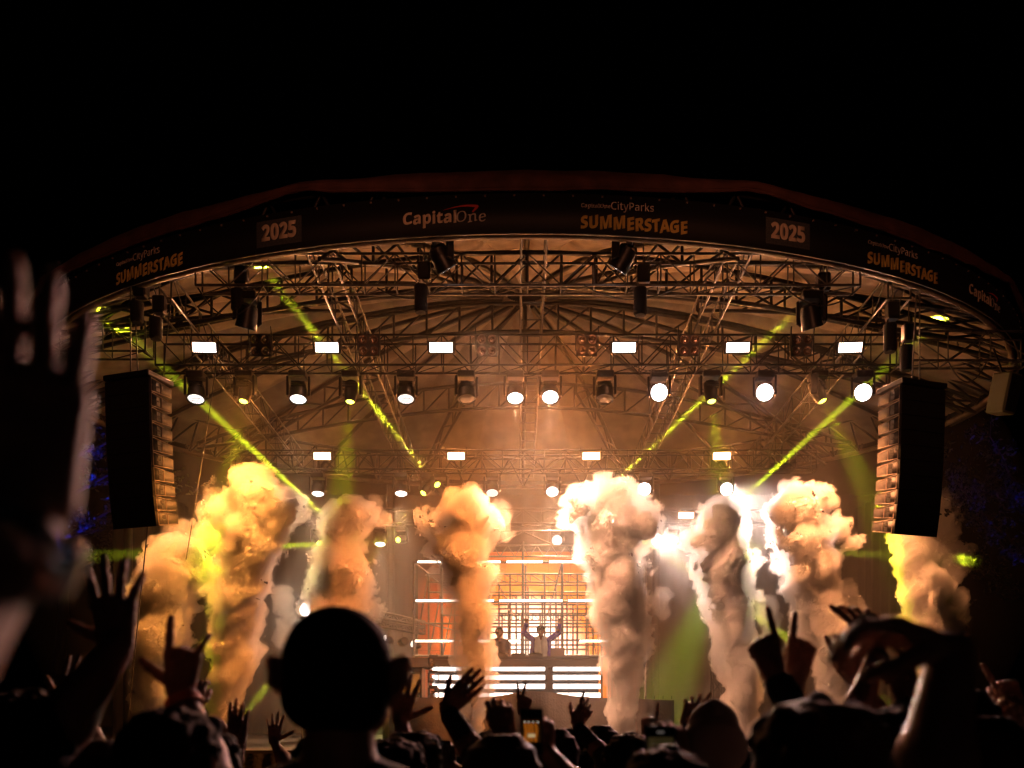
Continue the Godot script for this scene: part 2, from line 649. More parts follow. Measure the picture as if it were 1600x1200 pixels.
func build_fascia() -> void:
	var f := thing("fascia_banner", "long curved black fascia banner with sponsor lettering along the roof edge", "banner", Vector3.ZERO)
	var st := SurfaceTool.new()
	st.begin(Mesh.PRIMITIVE_TRIANGLES)
	var n := 150
	for i in n:
		var a := lerpf(-1.75, 1.75, i / float(n))
		var b := lerpf(-1.75, 1.75, (i + 1) / float(n))
		for q in [[10.0, 10.68, 0.05, 0.05], [10.68, 10.68, 0.05, 0.0], [10.0, 10.0, 0.0, 0.05], [10.68, 10.0, 0.0, 0.0]]:
			var p0 := rim(a, q[0], q[2])
			var p1 := rim(b, q[0], q[2])
			var p2 := rim(b, q[1], q[3])
			var p3 := rim(a, q[1], q[3])
			for v in [p0, p2, p1, p0, p3, p2]: st.add_vertex(v)
	st.generate_normals()
	part("black_cloth", st.commit(), M.banner, f)
	# eyelets along the top
	for i in 60:
		var t := lerpf(-1.2, 1.2, i / 59.0)
		part("eyelet", unit_box, M.bare_edge, f, Transform3D(Basis(Vector3.UP, t).scaled(Vector3(0.03, 0.03, 0.012)), rim(t, 10.635, 0.058)))
	for s in [-4.43, 4.62]:
		var g := SurfaceTool.new()
		g.begin(Mesh.PRIMITIVE_TRIANGLES)
		for i in 8:
			var a := rim_angle(s - 0.44 + 0.88 * i / 8.0)
			var b := rim_angle(s - 0.44 + 0.88 * (i + 1) / 8.0)
			for v in [rim(a, 10.10, 0.056), rim(b, 10.56, 0.056), rim(b, 10.10, 0.056), rim(a, 10.10, 0.056), rim(a, 10.56, 0.056), rim(b, 10.56, 0.056)]: g.add_vertex(v)
		g.generate_normals()
		part("year_panel", g.commit(), M.banner_grey, f)
		wrap_text(f, "year_lettering", "2025", s, 10.20, 0.29, 0.68, sans_heavy(0.0, 0.9), M.print_cream)
	for q in [[-7.35, 1.75], [1.80, 1.85], [7.25, 1.85]]:
		var w: float = q[1]
		var s: float = q[0]
		wrap_text(f, "event_lettering", "SUMMERSTAGE", s, 10.07, 0.27, w, sans_heavy(0.22, 0.8), M.print_gold)
		wrap_text(f, "event_lettering", "CityParks", s - w * 0.02, 10.42, 0.145, w * 0.40, sans_plain(), M.print_pale)
		wrap_text(f, "sponsor_lettering", "CapitalOne", s - w * 0.36, 10.44, 0.075, w * 0.27, serif_slant(), M.print_pale)
		swoosh(f, s - w * 0.28, 10.475, 0.09)
	for q in [[-1.44, 1.44], [9.95, 1.5]]:
		var s: float = q[0]
		wrap_text(f, "sponsor_lettering", "Capital", s - 0.25, 10.18, 0.235, 0.92, sans_heavy(0.15, 0.35), M.print_cream)
		wrap_text(f, "sponsor_lettering", "One", s + 0.46, 10.19, 0.20, 0.50, serif_slant(), M.print_pale)
		swoosh(f, s + 0.34, 10.40, 0.42)

func sans_heavy(slant: float, fat: float) -> Font:
	var base := SystemFont.new()
	base.font_names = PackedStringArray(["Droid Sans"])
	base.font_weight = 700
	var v := FontVariation.new()
	v.base_font = base
	v.variation_embolden = fat
	v.variation_transform = Transform2D(Vector2(1, 0), Vector2(slant, 1), Vector2.ZERO)
	return v

func sans_plain() -> Font:
	var base := SystemFont.new()
	base.font_names = PackedStringArray(["Droid Sans"])
	return base

func serif_slant() -> Font:
	var base := SystemFont.new()
	base.font_names = PackedStringArray(["Droid Serif"])
	var v := FontVariation.new()
	v.base_font = base
	v.variation_transform = Transform2D(Vector2(1, 0), Vector2(0.22, 1), Vector2.ZERO)
	return v

func wrap_text(parent: Node, called: String, words: String, s: float, y: float, cap: float, width: float, font: Font, mat: Material) -> void:
	# lettering laid along the curved banner: centre at arc length s, foot at y, capitals cap high
	var tm := TextMesh.new()
	tm.text = words
	tm.font = font
	tm.font_size = 48
	tm.pixel_size = 0.01
	tm.depth = 0.02
	var arr := tm.get_mesh_arrays()
	var vs: PackedVector3Array = arr[Mesh.ARRAY_VERTEX]
	if vs.is_empty(): return
	var lo := vs[0]
	var hi := vs[0]
	for v in vs:
		lo = lo.min(v)
		hi = hi.max(v)
	var desc := 0.0
	for c in words:
		if c in "pyg": desc = 0.19
	var kx := width / (hi.x - lo.x)
	var ky := cap / ((hi.y - lo.y) * (1.0 - desc))
	var foot := lo.y + (hi.y - lo.y) * desc
	for i in vs.size():
		var v := vs[i]
		var t := rim_angle(s + (v.x - (lo.x + hi.x) / 2.0) * kx)
		vs[i] = rim(t, y + (v.y - foot) * ky, 0.0585 + (v.z - lo.z) / (hi.z - lo.z) * 0.006)
	var st := SurfaceTool.new()
	st.begin(Mesh.PRIMITIVE_TRIANGLES)
	var idx: PackedInt32Array = arr[Mesh.ARRAY_INDEX]
	for i in idx: st.add_vertex(vs[i])
	st.generate_normals()
	part(called, st.commit(), mat, parent)

func swoosh(parent: Node, s: float, y: float, w: float) -> void:
	# the red curved stroke over the sponsor's name
	var st := SurfaceTool.new()
	st.begin(Mesh.PRIMITIVE_TRIANGLES)
	var up := PackedVector2Array()
	var dn := PackedVector2Array()
	for i in 19:
		var u := i / 18.0
		up.append(Vector2(lerpf(-0.95, 0.62, u), 0.06 + 0.30 * sin(u * 2.1)))
		dn.append(Vector2(lerpf(-0.95, 0.50, u), 0.05 + 0.19 * sin(u * 2.4)))
	var tail := [Vector2(0.66, 0.22), Vector2(0.60, 0.10), Vector2(0.40, -0.16), Vector2(0.36, -0.10)]
	var L := func(p: Vector2) -> Vector3: return rim(rim_angle(s + p.x * w * 0.9), y + p.y * w * 0.62, 0.062)
	for i in 18:
		for v in [dn[i], up[i + 1], dn[i + 1], dn[i], up[i], up[i + 1]]: st.add_vertex(L.call(v))
	for v in [dn[18], up[18], tail[0], dn[18], tail[0], tail[1], dn[18], tail[1], tail[2], dn[18], tail[2], tail[3]]: st.add_vertex(L.call(v))
	st.generate_normals()
	part("red_swoosh", st.commit(), M.print_red, parent)

# ---------------------------------------------------------------- rig
func box_truss(called: String, label: String, a: Vector3, b: Vector3, high: float, wide: float, mat: Material, rungs := false, bay := 0.62) -> Node3D:
	# a and b: ends of the middle line of its underside
	var t := thing(called, label, "truss", a, "lighting trusses of the stage roof")
	var dir := b - a
	var len := dir.length()
	var ahead := dir / len
	var side := ahead.cross(Vector3.UP).normalized() * wide / 2.0
	var up := Vector3.UP * high
	for s in [-1.0, 1.0]:
		bar("chord", side * s, side * s + dir, 0.026, mat, t)
		bar("chord", side * s + up, side * s + up + dir, 0.026, mat, t)
	var n := maxi(2, roundi(len / bay))
	for i in n:
		var p := ahead * (len * i / n)
		var q := ahead * (len * (i + 1) / n)
		for s in [-1.0, 1.0]:
			if i % 2: bar("brace", p + side * s, q + side * s + up, 0.014, mat, t)
			else: bar("brace", p + side * s + up, q + side * s, 0.014, mat, t)
			bar("upright", p + side * s, p + side * s + up, 0.014, mat, t)
		bar("rung", p - side, p + side, 0.014, mat, t)
		if not rungs: bar("brace", p - side, q + side, 0.012, mat, t)
	for k in 2:
		var p := dir * k
		bar("end_frame", p - side, p + side, 0.02, mat, t)
		bar("end_frame", p + side, p + side + up, 0.02, mat, t)
		bar("end_frame", p - side, p - side + up, 0.02, mat, t)
	return t

func lamp_area(at: Vector3, aim: Vector3, size: Vector2, color: Color, energy: float, parent: Node) -> void:
	var l := AreaLight3D.new()
	l.name = "glow"
	l.area_size = size
	l.light_color = color
	l.light_energy = energy
	l.area_range = 60.0
	l.area_attenuation = 2.0
	l.shadow_enabled = true
	parent.add_child(l, true)
	l.look_at_from_position(at, aim)

func lamp_spot(at: Vector3, aim: Vector3, half: float, soft: float, radius: float, color: Color, energy: float, parent: Node) -> void:
	var l := SpotLight3D.new()
	l.name = "beam"
	l.spot_angle = half
	l.spot_angle_attenuation = soft
	l.light_size = radius
	l.light_color = color
	l.light_energy = energy
	l.spot_range = 60.0
	l.spot_attenuation = 2.0
	l.shadow_enabled = true
	parent.add_child(l, true)
	l.look_at_from_position(at, aim)

var shape := {}

func make_fixture_shapes() -> void:
	shape.base = bevel_box(Vector3(0.38, 0.15, 0.34), 0.02)
	shape.yoke = bevel_box(Vector3(0.05, 0.44, 0.16), 0.015)
	shape.head = lathe([[0.0, -0.24], [0.10, -0.24], [0.155, -0.20], [0.185, -0.06], [0.19, 0.10], [0.20, 0.16], [0.20, 0.19], [0.175, 0.19]], 24)
	shape.slim_head = lathe([[0.0, -0.26], [0.11, -0.26], [0.145, -0.22], [0.15, 0.0], [0.135, 0.12], [0.12, 0.22], [0.12, 0.245], [0.095, 0.245]], 20)
	shape.lens = lathe([[0.0, 0.015], [0.08, 0.012], [0.15, 0.004], [0.175, -0.01]], 24)
	shape.fin = bevel_box(Vector3(0.30, 0.012, 0.05), 0.003)
	shape.hook = torus(0.045, 0.012, PI * 1.5)
	shape.strobe_body = bevel_box(Vector3(0.58, 0.26, 0.12), 0.015)
	shape.strobe_face = bevel_box(Vector3(0.50, 0.20, 0.01), 0.002)
	shape.blinder_body = bevel_box(Vector3(0.46, 0.46, 0.10), 0.015)
	shape.cup = lathe([[0.0, 0.0], [0.045, 0.004], [0.08, 0.03], [0.088, 0.06], [0.095, 0.06]], 18)
	shape.cell_ring = turned(torus(0.048, 0.004, TAU))
	shape.bulb = lathe([[0.0, -0.02], [0.022, -0.015], [0.026, 0.01], [0.0, 0.03]], 12)

func torus(r: float, tube: float, sweep: float) -> ArrayMesh:
	var st := SurfaceTool.new()
	st.begin(Mesh.PRIMITIVE_TRIANGLES)
	st.set_smooth_group(0)
	var n := 14
	var m := 6
	var P := func(i: int, j: int) -> Vector3:
		var a := sweep * i / n
		var b := TAU * j / m
		var rr := r + tube * cos(b)
		return Vector3(rr * cos(a), rr * sin(a), tube * sin(b))
	for i in n:
		for j in m:
			for v in [P.call(i, j), P.call(i, j + 1), P.call(i + 1, j + 1), P.call(i, j), P.call(i + 1, j + 1), P.call(i + 1, j)]: st.add_vertex(v)
	st.generate_normals()
	return st.commit()

func moving_head(at: Vector3, aim: Vector3, slim: bool, lit: Material, label: String, group: String) -> Node3D:
	# at: where its base meets the underside of the truss
	var t := thing("moving_head", label, "stage light", at, group)
	part("base", shape.base, M.black_plastic, t, Transform3D(Basis(), Vector3(0, -0.13, 0)))
	for s in [-1.0, 1.0]:
		var k := part("clamp", shape.hook, M.bare_edge, t, Transform3D(Basis(Vector3.UP, PI / 2), Vector3(0.13 * s, -0.02, 0)))
	var pivot := Vector3(0, -0.50, 0)
	var flat := aim - at
	flat.y = 0
	var pan := Basis.looking_at(flat.normalized() if flat.length() > 0.01 else Vector3.BACK)
	for s in [-1.0, 1.0]:
		part("yoke_arm", shape.yoke, M.black_plastic, t, Transform3D(pan, pivot + pan * Vector3(0.235 * s, 0.13, 0)))
	var dir := (aim - at - pivot).normalized()
	var side := pan.x
	var hb := Basis(side, dir, side.cross(dir).normalized())
	var h := part("head", shape.slim_head if slim else shape.head, M.black_plastic, t, Transform3D(hb, pivot))
	for i in 3:
		part("cooling_fin", shape.fin, M.black_metal, h, Transform3D(Basis(), Vector3(0, -0.16 + 0.05 * i, 0.165)))
	var k := 0.54 if slim else 1.0
	var front := 0.235 if slim else 0.175
	part("lens", shape.lens, lit, h, Transform3D(Basis.from_scale(Vector3(k, 1, k)), Vector3(0, front, 0)))
	if lit != M.lens_off and not slim:
		# the separate cells of a wash light show as dark rings between them
		for i in 7:
			var a := TAU * i / 6.0
			var p := Vector3(cos(a), 0, sin(a)) * (0.105 if i < 6 else 0.0)
			part("cell_ring", shape.cell_ring, M.black_metal, h, Transform3D(Basis(), p + Vector3(0, front + 0.017, 0)))
	return t

func strobe(at: Vector3, aim: Vector3, lit: Material, color: Color, energy: float, label: String) -> void:
	var t := thing("strobe_panel", label, "stage light", at, "rectangular strobe panels hung in the trusses")
	var turn := Basis.looking_at((aim - at).normalized())
	part("housing", shape.strobe_body, M.black_metal, t, Transform3D(turn, Vector3.ZERO))
	part("led_panel", shape.strobe_face, lit, t, Transform3D(turn, turn * Vector3(0, 0, -0.062)))
	for s in [-1.0, 1.0]:
		part("bracket", unit_box, M.black_metal, t, Transform3D(turn * Basis.from_scale(Vector3(0.02, 0.30, 0.04)), turn * Vector3(0.305 * s, 0.10, 0)))
	# louvre in front of the diodes
	var st := SurfaceTool.new()
	st.begin(Mesh.PRIMITIVE_TRIANGLES)
	for i in 11: st.append_from(unit_box, 0, Transform3D(Basis.from_scale(Vector3(0.010, 0.20, 0.012)), Vector3(-0.25 + 0.05 * i, 0, 0)))
	for j in 6: st.append_from(unit_box, 0, Transform3D(Basis.from_scale(Vector3(0.51, 0.008, 0.011)), Vector3(0, -0.10 + 0.04 * j, 0)))
	part("louvre", st.commit(), M.black_metal, t, Transform3D(turn, turn * Vector3(0, 0, -0.082)))
	lamp_area(at + turn * Vector3(0, 0, -0.070), at + turn * Vector3(0, 0, -5), Vector2(0.49, 0.19), color, energy, t)

func blinder(at: Vector3, aim: Vector3, label: String) -> void:
	var t := thing("blinder_light", label, "stage light", at, "unlit four-lamp blinders in the middle truss")
	var turn := Basis.looking_at((aim - at).normalized())
	part("housing", shape.blinder_body, M.black_metal, t, Transform3D(turn, Vector3.ZERO))
	for i in 4:
		var p := Vector3(-0.115 + 0.23 * (i % 2), -0.115 + 0.23 * (i / 2), -0.05)
		var cup := part("reflector_cup", shape.cup, M.reflector, t, Transform3D(turn * Basis(Vector3.RIGHT, -PI / 2), turn * p))
		part("bulb", shape.bulb, M.lens_off, cup, Transform3D(Basis(), Vector3(0, 0.03, 0)))
	for s in [-1.0, 1.0]:
		part("bracket", unit_box, M.black_metal, t, Transform3D(turn * Basis.from_scale(Vector3(0.02, 0.5, 0.05)), turn * Vector3(0.245 * s, 0.14, 0)))

const ORD := ["first", "second", "third", "fourth", "fifth", "sixth", "seventh", "eighth", "ninth", "tenth", "eleventh", "twelfth", "thirteenth", "fourteenth"]

func build_rig() -> void:
	# trusses from front to back across the stage
	box_truss("lighting_truss", "front cross truss close behind the roof edge, carrying no strobes", Vector3(-5.95, 9.76, -16.7), Vector3(6.3, 9.76, -16.7), 0.58, 0.36, M.alu)
	box_truss("lighting_truss", "middle cross truss with strobe panels and round blinders, above the moving heads", Vector3(-8.0, 9.56, -20.0), Vector3(8.4, 9.56, -20.0), 0.66, 0.5, M.dark_alu)
	box_truss("lighting_truss", "rear cross truss with four strobe panels above the smoke tops", Vector3(-8.6, 9.2, -27.0), Vector3(8.9, 9.2, -27.0), 0.56, 0.5, M.dark_alu)
	box_truss("lighting_truss", "lowest cross truss at the back above the lit scaffold set", Vector3(-8.6, 8.45, -31.0), Vector3(8.9, 8.45, -31.0), 0.5, 0.45, M.dark_alu)
	box_truss("lighting_truss", "short yellow-lit outrigger truss under the roof's left tip", Vector3(-10.6, 9.55, -19.2), Vector3(-7.9, 9.55, -19.2), 0.62, 0.45, M.alu, false, 0.85)
	box_truss("lighting_truss", "short outrigger truss under the roof's right tip", Vector3(8.2, 9.35, -19.2), Vector3(10.9, 9.35, -19.2), 0.62, 0.45, M.alu, false, 0.85)
	var where := ["outermost left ladder-like roof truss running back past the yellow oval spot", "ladder-like roof truss running back from the first year sign", "ladder-like roof truss running back along the middle of the canopy", "ladder-like roof truss running back from the second year sign", "outer ladder-like roof truss running back towards the patterned yellow light spots"]
	for i in 5:
		var x: float = CX + [-7.5, -3.86, 0.1, 3.9, 7.6][i]
		box_truss("roof_truss", where[i], Vector3(x, 10.0 if i != 2 else 10.05, -31.0 if i in [1, 2, 3] else -29.5), Vector3(x, 10.35, -16.0 if i in [1, 2, 3] else -18.3), 0.5, 0.46, M.alu, true, 0.78)
	# strobes
	var mid := [-6.87, -4.19, -1.69, 2.31, 4.80, 7.26]
	for i in 6:
		strobe(Vector3(mid[i], 9.90, -19.66), Vector3(mid[i] * 0.8, 3.0, 0), M.led_warm, Color(1, 0.64, 0.44), 13.0, "%s lit strobe panel from the left in the middle truss" % ORD[i])
	var rear := [-5.83, -1.85, 2.16, 6.04]
	for i in 4:
		strobe(Vector3(rear[i], 9.56, -26.68), Vector3(rear[i] * 0.8, 3.0, 0), M.led_orange, Color(1, 0.58, 0.28), [22.0, 22.0, 70.0, 50.0][i], "%s lit strobe panel from the left along the rear truss" % ORD[i])
	var back := [-6.02, -1.70, 2.3, 5.73]
	for i in 4:
		strobe(Vector3(back[i], 8.70, -30.70), Vector3(back[i] * 0.8, 3.0, 0), M.led_orange, Color(1, 0.60, 0.30), 18.0, "%s small strobe panel from the left along the lowest back truss" % ORD[i])
	var off := [-5.65, -3.28, -0.69, 1.50, 3.74, 6.21]
	for i in 6:
		blinder(Vector3(off[i], 9.95, -19.66), Vector3(off[i] * 0.8, 3.0, 0), "%s unlit four-lamp blinder from the left along the middle truss" % ORD[i])
	# moving heads: x, kind (w white, h hot, d dim, o off, y yellow), aim
	var row := [
		[-7.19, "d", Vector3(-6.6, 0, -17)], [-6.10, "y", Vector3(-6.5, 3.4, -18.2)], [-4.91, "w", Vector3(-4.6, 0, -17.4)], [-3.74, "Y", Vector3(-3.9, 3.4, -18.6)], [-2.51, "d", Vector3(-2.2, 0, -17)],
		[-1.16, "o", Vector3(-0.6, 0, -17.5)], [-0.07, "w", Vector3(0, 0, -15.5)], [0.71, "w", Vector3(0.6, 0, -13.5)], [1.93, "o", Vector3(1.4, 0, -17.5)], [3.14, "h", Vector3(0.4, 1.6, 0)],
		[4.29, "Y", Vector3(4.5, 3.4, -18.3)], [5.50, "H", Vector3(0.0, 1.8, 0)], [6.69, "y", Vector3(8.5, 4.0, -18.6)], [7.69, "h", Vector3(0.6, 1.6, 0)]]
	head_row(row, 9.54, -20.0, "middle truss")
	head_row([
		[-6.04, "w", Vector3(-5.8, 0, -24.8)], [-3.53, "w", Vector3(-3.4, 0, -24.4)], [-2.75, "b", Vector3(-4.5, 5.75, -25.0)], [-2.35, "b", Vector3(-4.6, 10.5, -20.5)], [-0.79, "d", Vector3(-0.7, 0, -22.5)], [1.02, "w", Vector3(0.9, 0, -19)],
		[2.70, "b", Vector3(7.0, 11.6, -20.0)], [3.82, "S", Vector3(1.7, 5.6, -18.3)], [6.25, "S", Vector3(5.4, 5.6, -18.4)]], 9.18, -27.0, "rear truss")
	head_row([
		[-6.93, "g", Vector3(-3.6, 1.6, -24.5)], [-5.82, "b", Vector3(-8.82, 10.38, -18.45)], [-4.78, "w", Vector3(-4.6, 0, -28.6)], [-4.05, "b", Vector3(-9.0, 5.1, -18.5)], [-2.0, "d", Vector3(-1.5, 0, -10)], [1.33, "d", Vector3(1.0, 0, -8)],
		[4.30, "b", Vector3(6.2, 4.6, -24.0)], [4.76, "S", Vector3(4.1, 5.2, -18.5)], [5.35, "b", Vector3(9.6, 5.0, -18.5)], [6.2, "b", Vector3(9.45, 10.75, -20.2)], [7.26, "g", Vector3(3.9, 1.2, -26.5)]], 8.43, -31.0, "lowest back truss")
	# chain hoists and their bags
	var bags := [[-1.80, 9.75, -16.55, 0.5], [2.25, 9.70, -16.55, 0.5], [5.70, 9.72, -16.9, 0.5], [-7.32, 9.75, -17.2, 0.40], [-7.12, 9.62, -17.6, 0.42], [7.3, 9.5, -17.6, 0.55], [7.75, 9.2, -17.9, 0.5], [-5.2, 9.7, -16.6, 0.4]]
	var bag_says := ["black chain bag under the front truss below the red swoosh", "black chain bag under the front truss below the middle event name", "black chain bag under the front truss below the second year sign", "upper black chain bag beside the yellow oval on the canopy", "lower black chain bag above the left loudspeaker column", "upper black chain bag beside the patterned yellow spots", "lower black chain bag above the right loudspeaker column", "black chain bag among cables below the first year sign"]
	for i in bags.size():
		var b: Array = bags[i]
		chain_bag(Vector3(b[0], b[1], b[2]), b[3], bag_says[i])
	for i in 2:
		# two fixtures reaching out below the front edge
		var t := moving_head(Vector3([-1.35, 1.85][i], 10.42, -15.9), Vector3([3.4, -3.0][i], 2.2, -19.8), false, M.lens_white, "black front light seen from behind, hung below the %s" % ["red sponsor swoosh at the roof edge", "event name at the roof edge"][i], "front lights at the roof edge that face the stage")
		var at := t.position + Vector3(0, -0.5, 0)
		var aim := Vector3([3.4, -3.0][i], 2.2, -19.8)
		lamp_spot(at + (aim - at).normalized() * 0.21, aim, 25.0, 0.7, 0.15, [Color(1, 0.68, 0.50), Color(1, 0.55, 0.26)][i], 430.0, t)
	for i in 2:
		var at := Vector3([-5.05, 5.45][i], 9.74, -16.7)
		var aim := Vector3([-6.9, 7.5][i], 2.8, -19.0)
		var t := moving_head(at, aim, false, M.lens_white, "black front light seen from behind, hung under the front truss near the %s year sign" % ["first", "second"][i], "front lights at the roof edge that face the stage")
		at += Vector3(0, -0.5, 0)
		lamp_spot(at + (aim - at).normalized() * 0.21, aim, 25.0, 0.7, 0.15, [Color(1, 0.60, 0.26), Color(1, 0.62, 0.38)][i], 300.0, t)
	for s in [-1.0, 1.0]:
		var t := thing("side_fill_speaker", "wedge-shaped loudspeaker glowing yellow-green at the roof's %s tip" % ("left" if s < 0 else "right"), "loudspeaker", Vector3(CX + s * 9.9, 8.6, -18.6))
		var st := SurfaceTool.new()
		var turn := Basis(Vector3.UP, 0.5 * s) * Basis(Vector3.RIGHT, 0.22)
		part("cabinet", bevel_box(Vector3(0.42, 0.80, 0.42), 0.03), M.side_speaker, t, Transform3D(turn, Vector3(0, -0.1, 0)))
		part("grille", bevel_box(Vector3(0.36, 0.72, 0.02), 0.006), M.grille, t, Transform3D(turn, turn * Vector3(0, 0, 0.22) + Vector3(0, -0.1, 0)))
		bar("hanging_bar", Vector3(0, 0.28, 0), Vector3(0, 1.0, -0.4), 0.02, M.black_metal, t)

func turned(m: ArrayMesh) -> ArrayMesh:
	var st := SurfaceTool.new()
	st.begin(Mesh.PRIMITIVE_TRIANGLES)
	st.append_from(m, 0, Transform3D(Basis(Vector3.RIGHT, PI / 2), Vector3.ZERO))
	return st.commit()

func head_row(row: Array, y: float, z: float, where: String) -> void:
	for i in row.size():
		var q: Array = row[i]
		var at := Vector3(q[0], y, z)
		var aim: Vector3 = q[2]
		var kind: String = q[1]
		var slim := kind in ["y", "Y", "b", "g"]
		var lit: Material = {"w": M.lens_white, "h": M.lens_hot, "H": M.lens_hot, "S": M.lens_hot, "d": M.lens_dim, "o": M.lens_off, "y": M.lens_yellow, "Y": M.lens_yellow, "b": M.lens_yellow, "g": M.lens_yellow}[kind]
		var says: String = {"w": "white-glowing wash light", "h": "bright white spotlight facing out", "H": "dazzling white spotlight facing out", "S": "dazzling white spotlight behind the smoke", "d": "dimly lit wash light", "o": "unlit moving head tilted away", "y": "slim moving head with yellow lens", "Y": "slim moving head with yellow lens turned aside", "b": "slim moving head throwing a yellow beam", "g": "slim moving head washing the floor yellow-green"}[kind]
		var t := moving_head(at, aim, slim, lit, "%s, %s from the left under the %s" % [says, ORD[i], where], "moving heads under the " + where)
		var pivot := at + Vector3(0, -0.5, 0)
		var dir := (aim - pivot).normalized()
		var face := pivot + dir * (0.27 if slim else 0.205)
		match kind:
			"w": lamp_spot(face, aim, 22.0, 0.6, 0.15, Color(1, 0.80, 0.62), 110.0, t)
			"d": lamp_spot(face, aim, 22.0, 0.6, 0.15, Color(1, 0.82, 0.66), 25.0, t)
			"h": lamp_spot(face, aim, 14.0, 0.7, 0.16, Color(1, 0.70, 0.64), 75.0, t)
			"H": lamp_spot(face, aim, 12.0, 0.7, 0.16, Color(1, 0.72, 0.70), 130.0, t)
			"g": lamp_spot(face, aim, 9.5, 0.95, 0.05, Color(0.74, 1, 0.03), 480.0, t)
			"S": lamp_spot(face, aim, 8.0, 0.9, 0.16, Color(1, 0.85, 0.77), 2200.0, t)
			"y", "Y": lamp_spot(face, aim, 9.0, 0.8, 0.05, Color(0.95, 1, 0.08), 230.0, t)
			"b": lamp_spot(face, aim, 0.65 if aim.y > 6.0 else 0.6, 0.3, 0.05, Color(0.92, 1, 0.16), 60000.0 if aim.y > 6.0 else (12000.0 if aim.x > 9.0 else 30000.0), t)

func chain_bag(at: Vector3, long: float, label: String) -> void:
	var t := thing("chain_bag", label, "chain bag", at, "black chain bags of the hoists")
	part("bag", lathe([[0.0, -long], [0.10, -long + 0.01], [0.125, -long + 0.06], [0.12, -long * 0.5], [0.13, -0.04], [0.125, 0.0], [0.0, 0.02]], 14), M.bag, t)
	part("hoist_motor", bevel_box(Vector3(0.24, 0.34, 0.22), 0.03), M.black_metal, t, Transform3D(Basis(), Vector3(0.06, 0.28, -0.03)))
	bar("chain", Vector3(0.06, 0.44, -0.03), Vector3(0.06, 0.9, -0.03), 0.012, M.chain, t)
	bar("strap", Vector3(-0.08, 0.0, 0), Vector3(-0.02, 0.14, -0.02), 0.012, M.bag, t)

func line_array(s: float, label: String) -> void:
	# s = -1 for the western one, 1 for the eastern one
	var top := Vector3(-7.42, 8.20, -17.0) if s < 0 else Vector3(7.68, 8.05, -17.0)
	var t := thing("line_array", label, "loudspeaker", top, "loudspeaker columns hung at both sides")
	var yaw := 0.30 * -s * -1.0
	var turn := Basis(Vector3.UP, s * 0.32)
	var front := bevel_box(Vector3(1.02, 0.268, 0.02), 0.006)
	var cab := SurfaceTool.new()
	cab.begin(Mesh.PRIMITIVE_TRIANGLES)
	# a cabinet tapers to the back, where it is lower
	var F := []
	for c in [[-1, -1], [1, -1], [1, 1], [-1, 1]]: F.append(Vector3(0.53 * c[0], 0.14 * c[1], 0.0))
	var B := []
	for c in [[-1, -1], [1, -1], [1, 1], [-1, 1]]: B.append(Vector3(0.50 * c[0], 0.095 * c[1], -0.62))
	for q in [[F[0], F[3], F[2], F[1]], [B[0], B[1], B[2], B[3]], [F[1], F[2], B[2], B[1]], [F[0], B[0], B[3], F[3]], [F[3], B[3], B[2], F[2]], [F[0], F[1], B[1], B[0]]]:
		for v in [q[0], q[1], q[2], q[0], q[2], q[3]]: cab.add_vertex(v)
	cab.generate_normals()
	var cab_mesh := cab.commit()
	var pos := Vector3.ZERO
	var tilt := 0.02
	bar("hoist_chain", Vector3(0, 0.1, -0.15), Vector3(0, 1.9, -0.15), 0.014, M.chain, t)
	bar("hoist_chain", Vector3(0, 0.1, -0.5), Vector3(0, 1.9, -0.3), 0.014, M.chain, t)
	part("fly_frame", bevel_box(Vector3(1.06, 0.10, 0.72), 0.015), M.black_metal, t, Transform3D(turn, turn * Vector3(0, 0.07, -0.3)))
	for i in 10:
		var b := turn * Basis(Vector3.RIGHT, tilt)
		var mid := pos + b * Vector3(0, -0.14, 0)
		var c := part("cabinet", cab_mesh, M.cabinet, t, Transform3D(b, mid))
		part("grille", front, M.grille, c, Transform3D(Basis(), Vector3(0, 0, 0.011)))
		for side in [-1.0, 1.0]:
			# handle recess, two rigging plates and the pale edge of the end panel
			part("side_frame", side_panel(side), M.bare_edge, c)
			part("handle", bevel_box(Vector3(0.012, 0.075, 0.10), 0.004), M.black_metal, c, Transform3D(Basis(), Vector3(side * 0.525, 0.045, -0.20)))
			part("handle", bevel_box(Vector3(0.012, 0.075, 0.10), 0.004), M.black_metal, c, Transform3D(Basis(), Vector3(side * 0.525, -0.05, -0.20)))
		pos += b * Vector3(0, -0.278, 0)
		tilt += 0.004 + 0.0035 * i

func side_panel(side: float) -> ArrayMesh:
	# frame of thin bars round the end panel of a cabinet, with a slanted bar across
	var st := SurfaceTool.new()
	st.begin(Mesh.PRIMITIVE_TRIANGLES)
	var x := side * 0.53
	for q in [[Vector3(x, 0.125, -0.02), Vector3(x * 0.955, 0.088, -0.58)], [Vector3(x, -0.125, -0.02), Vector3(x * 0.955, -0.088, -0.58)], [Vector3(x, 0.125, -0.02), Vector3(x, -0.125, -0.02)], [Vector3(x * 0.985, 0.10, -0.30), Vector3(x * 0.985, -0.10, -0.30)]]:
		st.append_from(unit_tube, 0, bar_xf(q[0], q[1], 0.009))
	return st.commit()

func cable(called: String, a: Vector3, b: Vector3, sag: float, r: float, label: String, group := "") -> void:
	# a cable hanging between two points
	var st := SurfaceTool.new()
	st.begin(Mesh.PRIMITIVE_TRIANGLES)
	var n := 14
	var p := Vector3.ZERO
	for i in n:
		var u := (i + 1) / float(n)
		var q := (b - a) * u + Vector3.DOWN * sag * 4.0 * u * (1.0 - u)
		st.append_from(unit_tube, 0, bar_xf(p, q, r))
		p = q
	tag(part(called, st.commit(), M.cable, self, Transform3D(Basis(), a)), label, "cable" if called == "cable" else "rope", group)

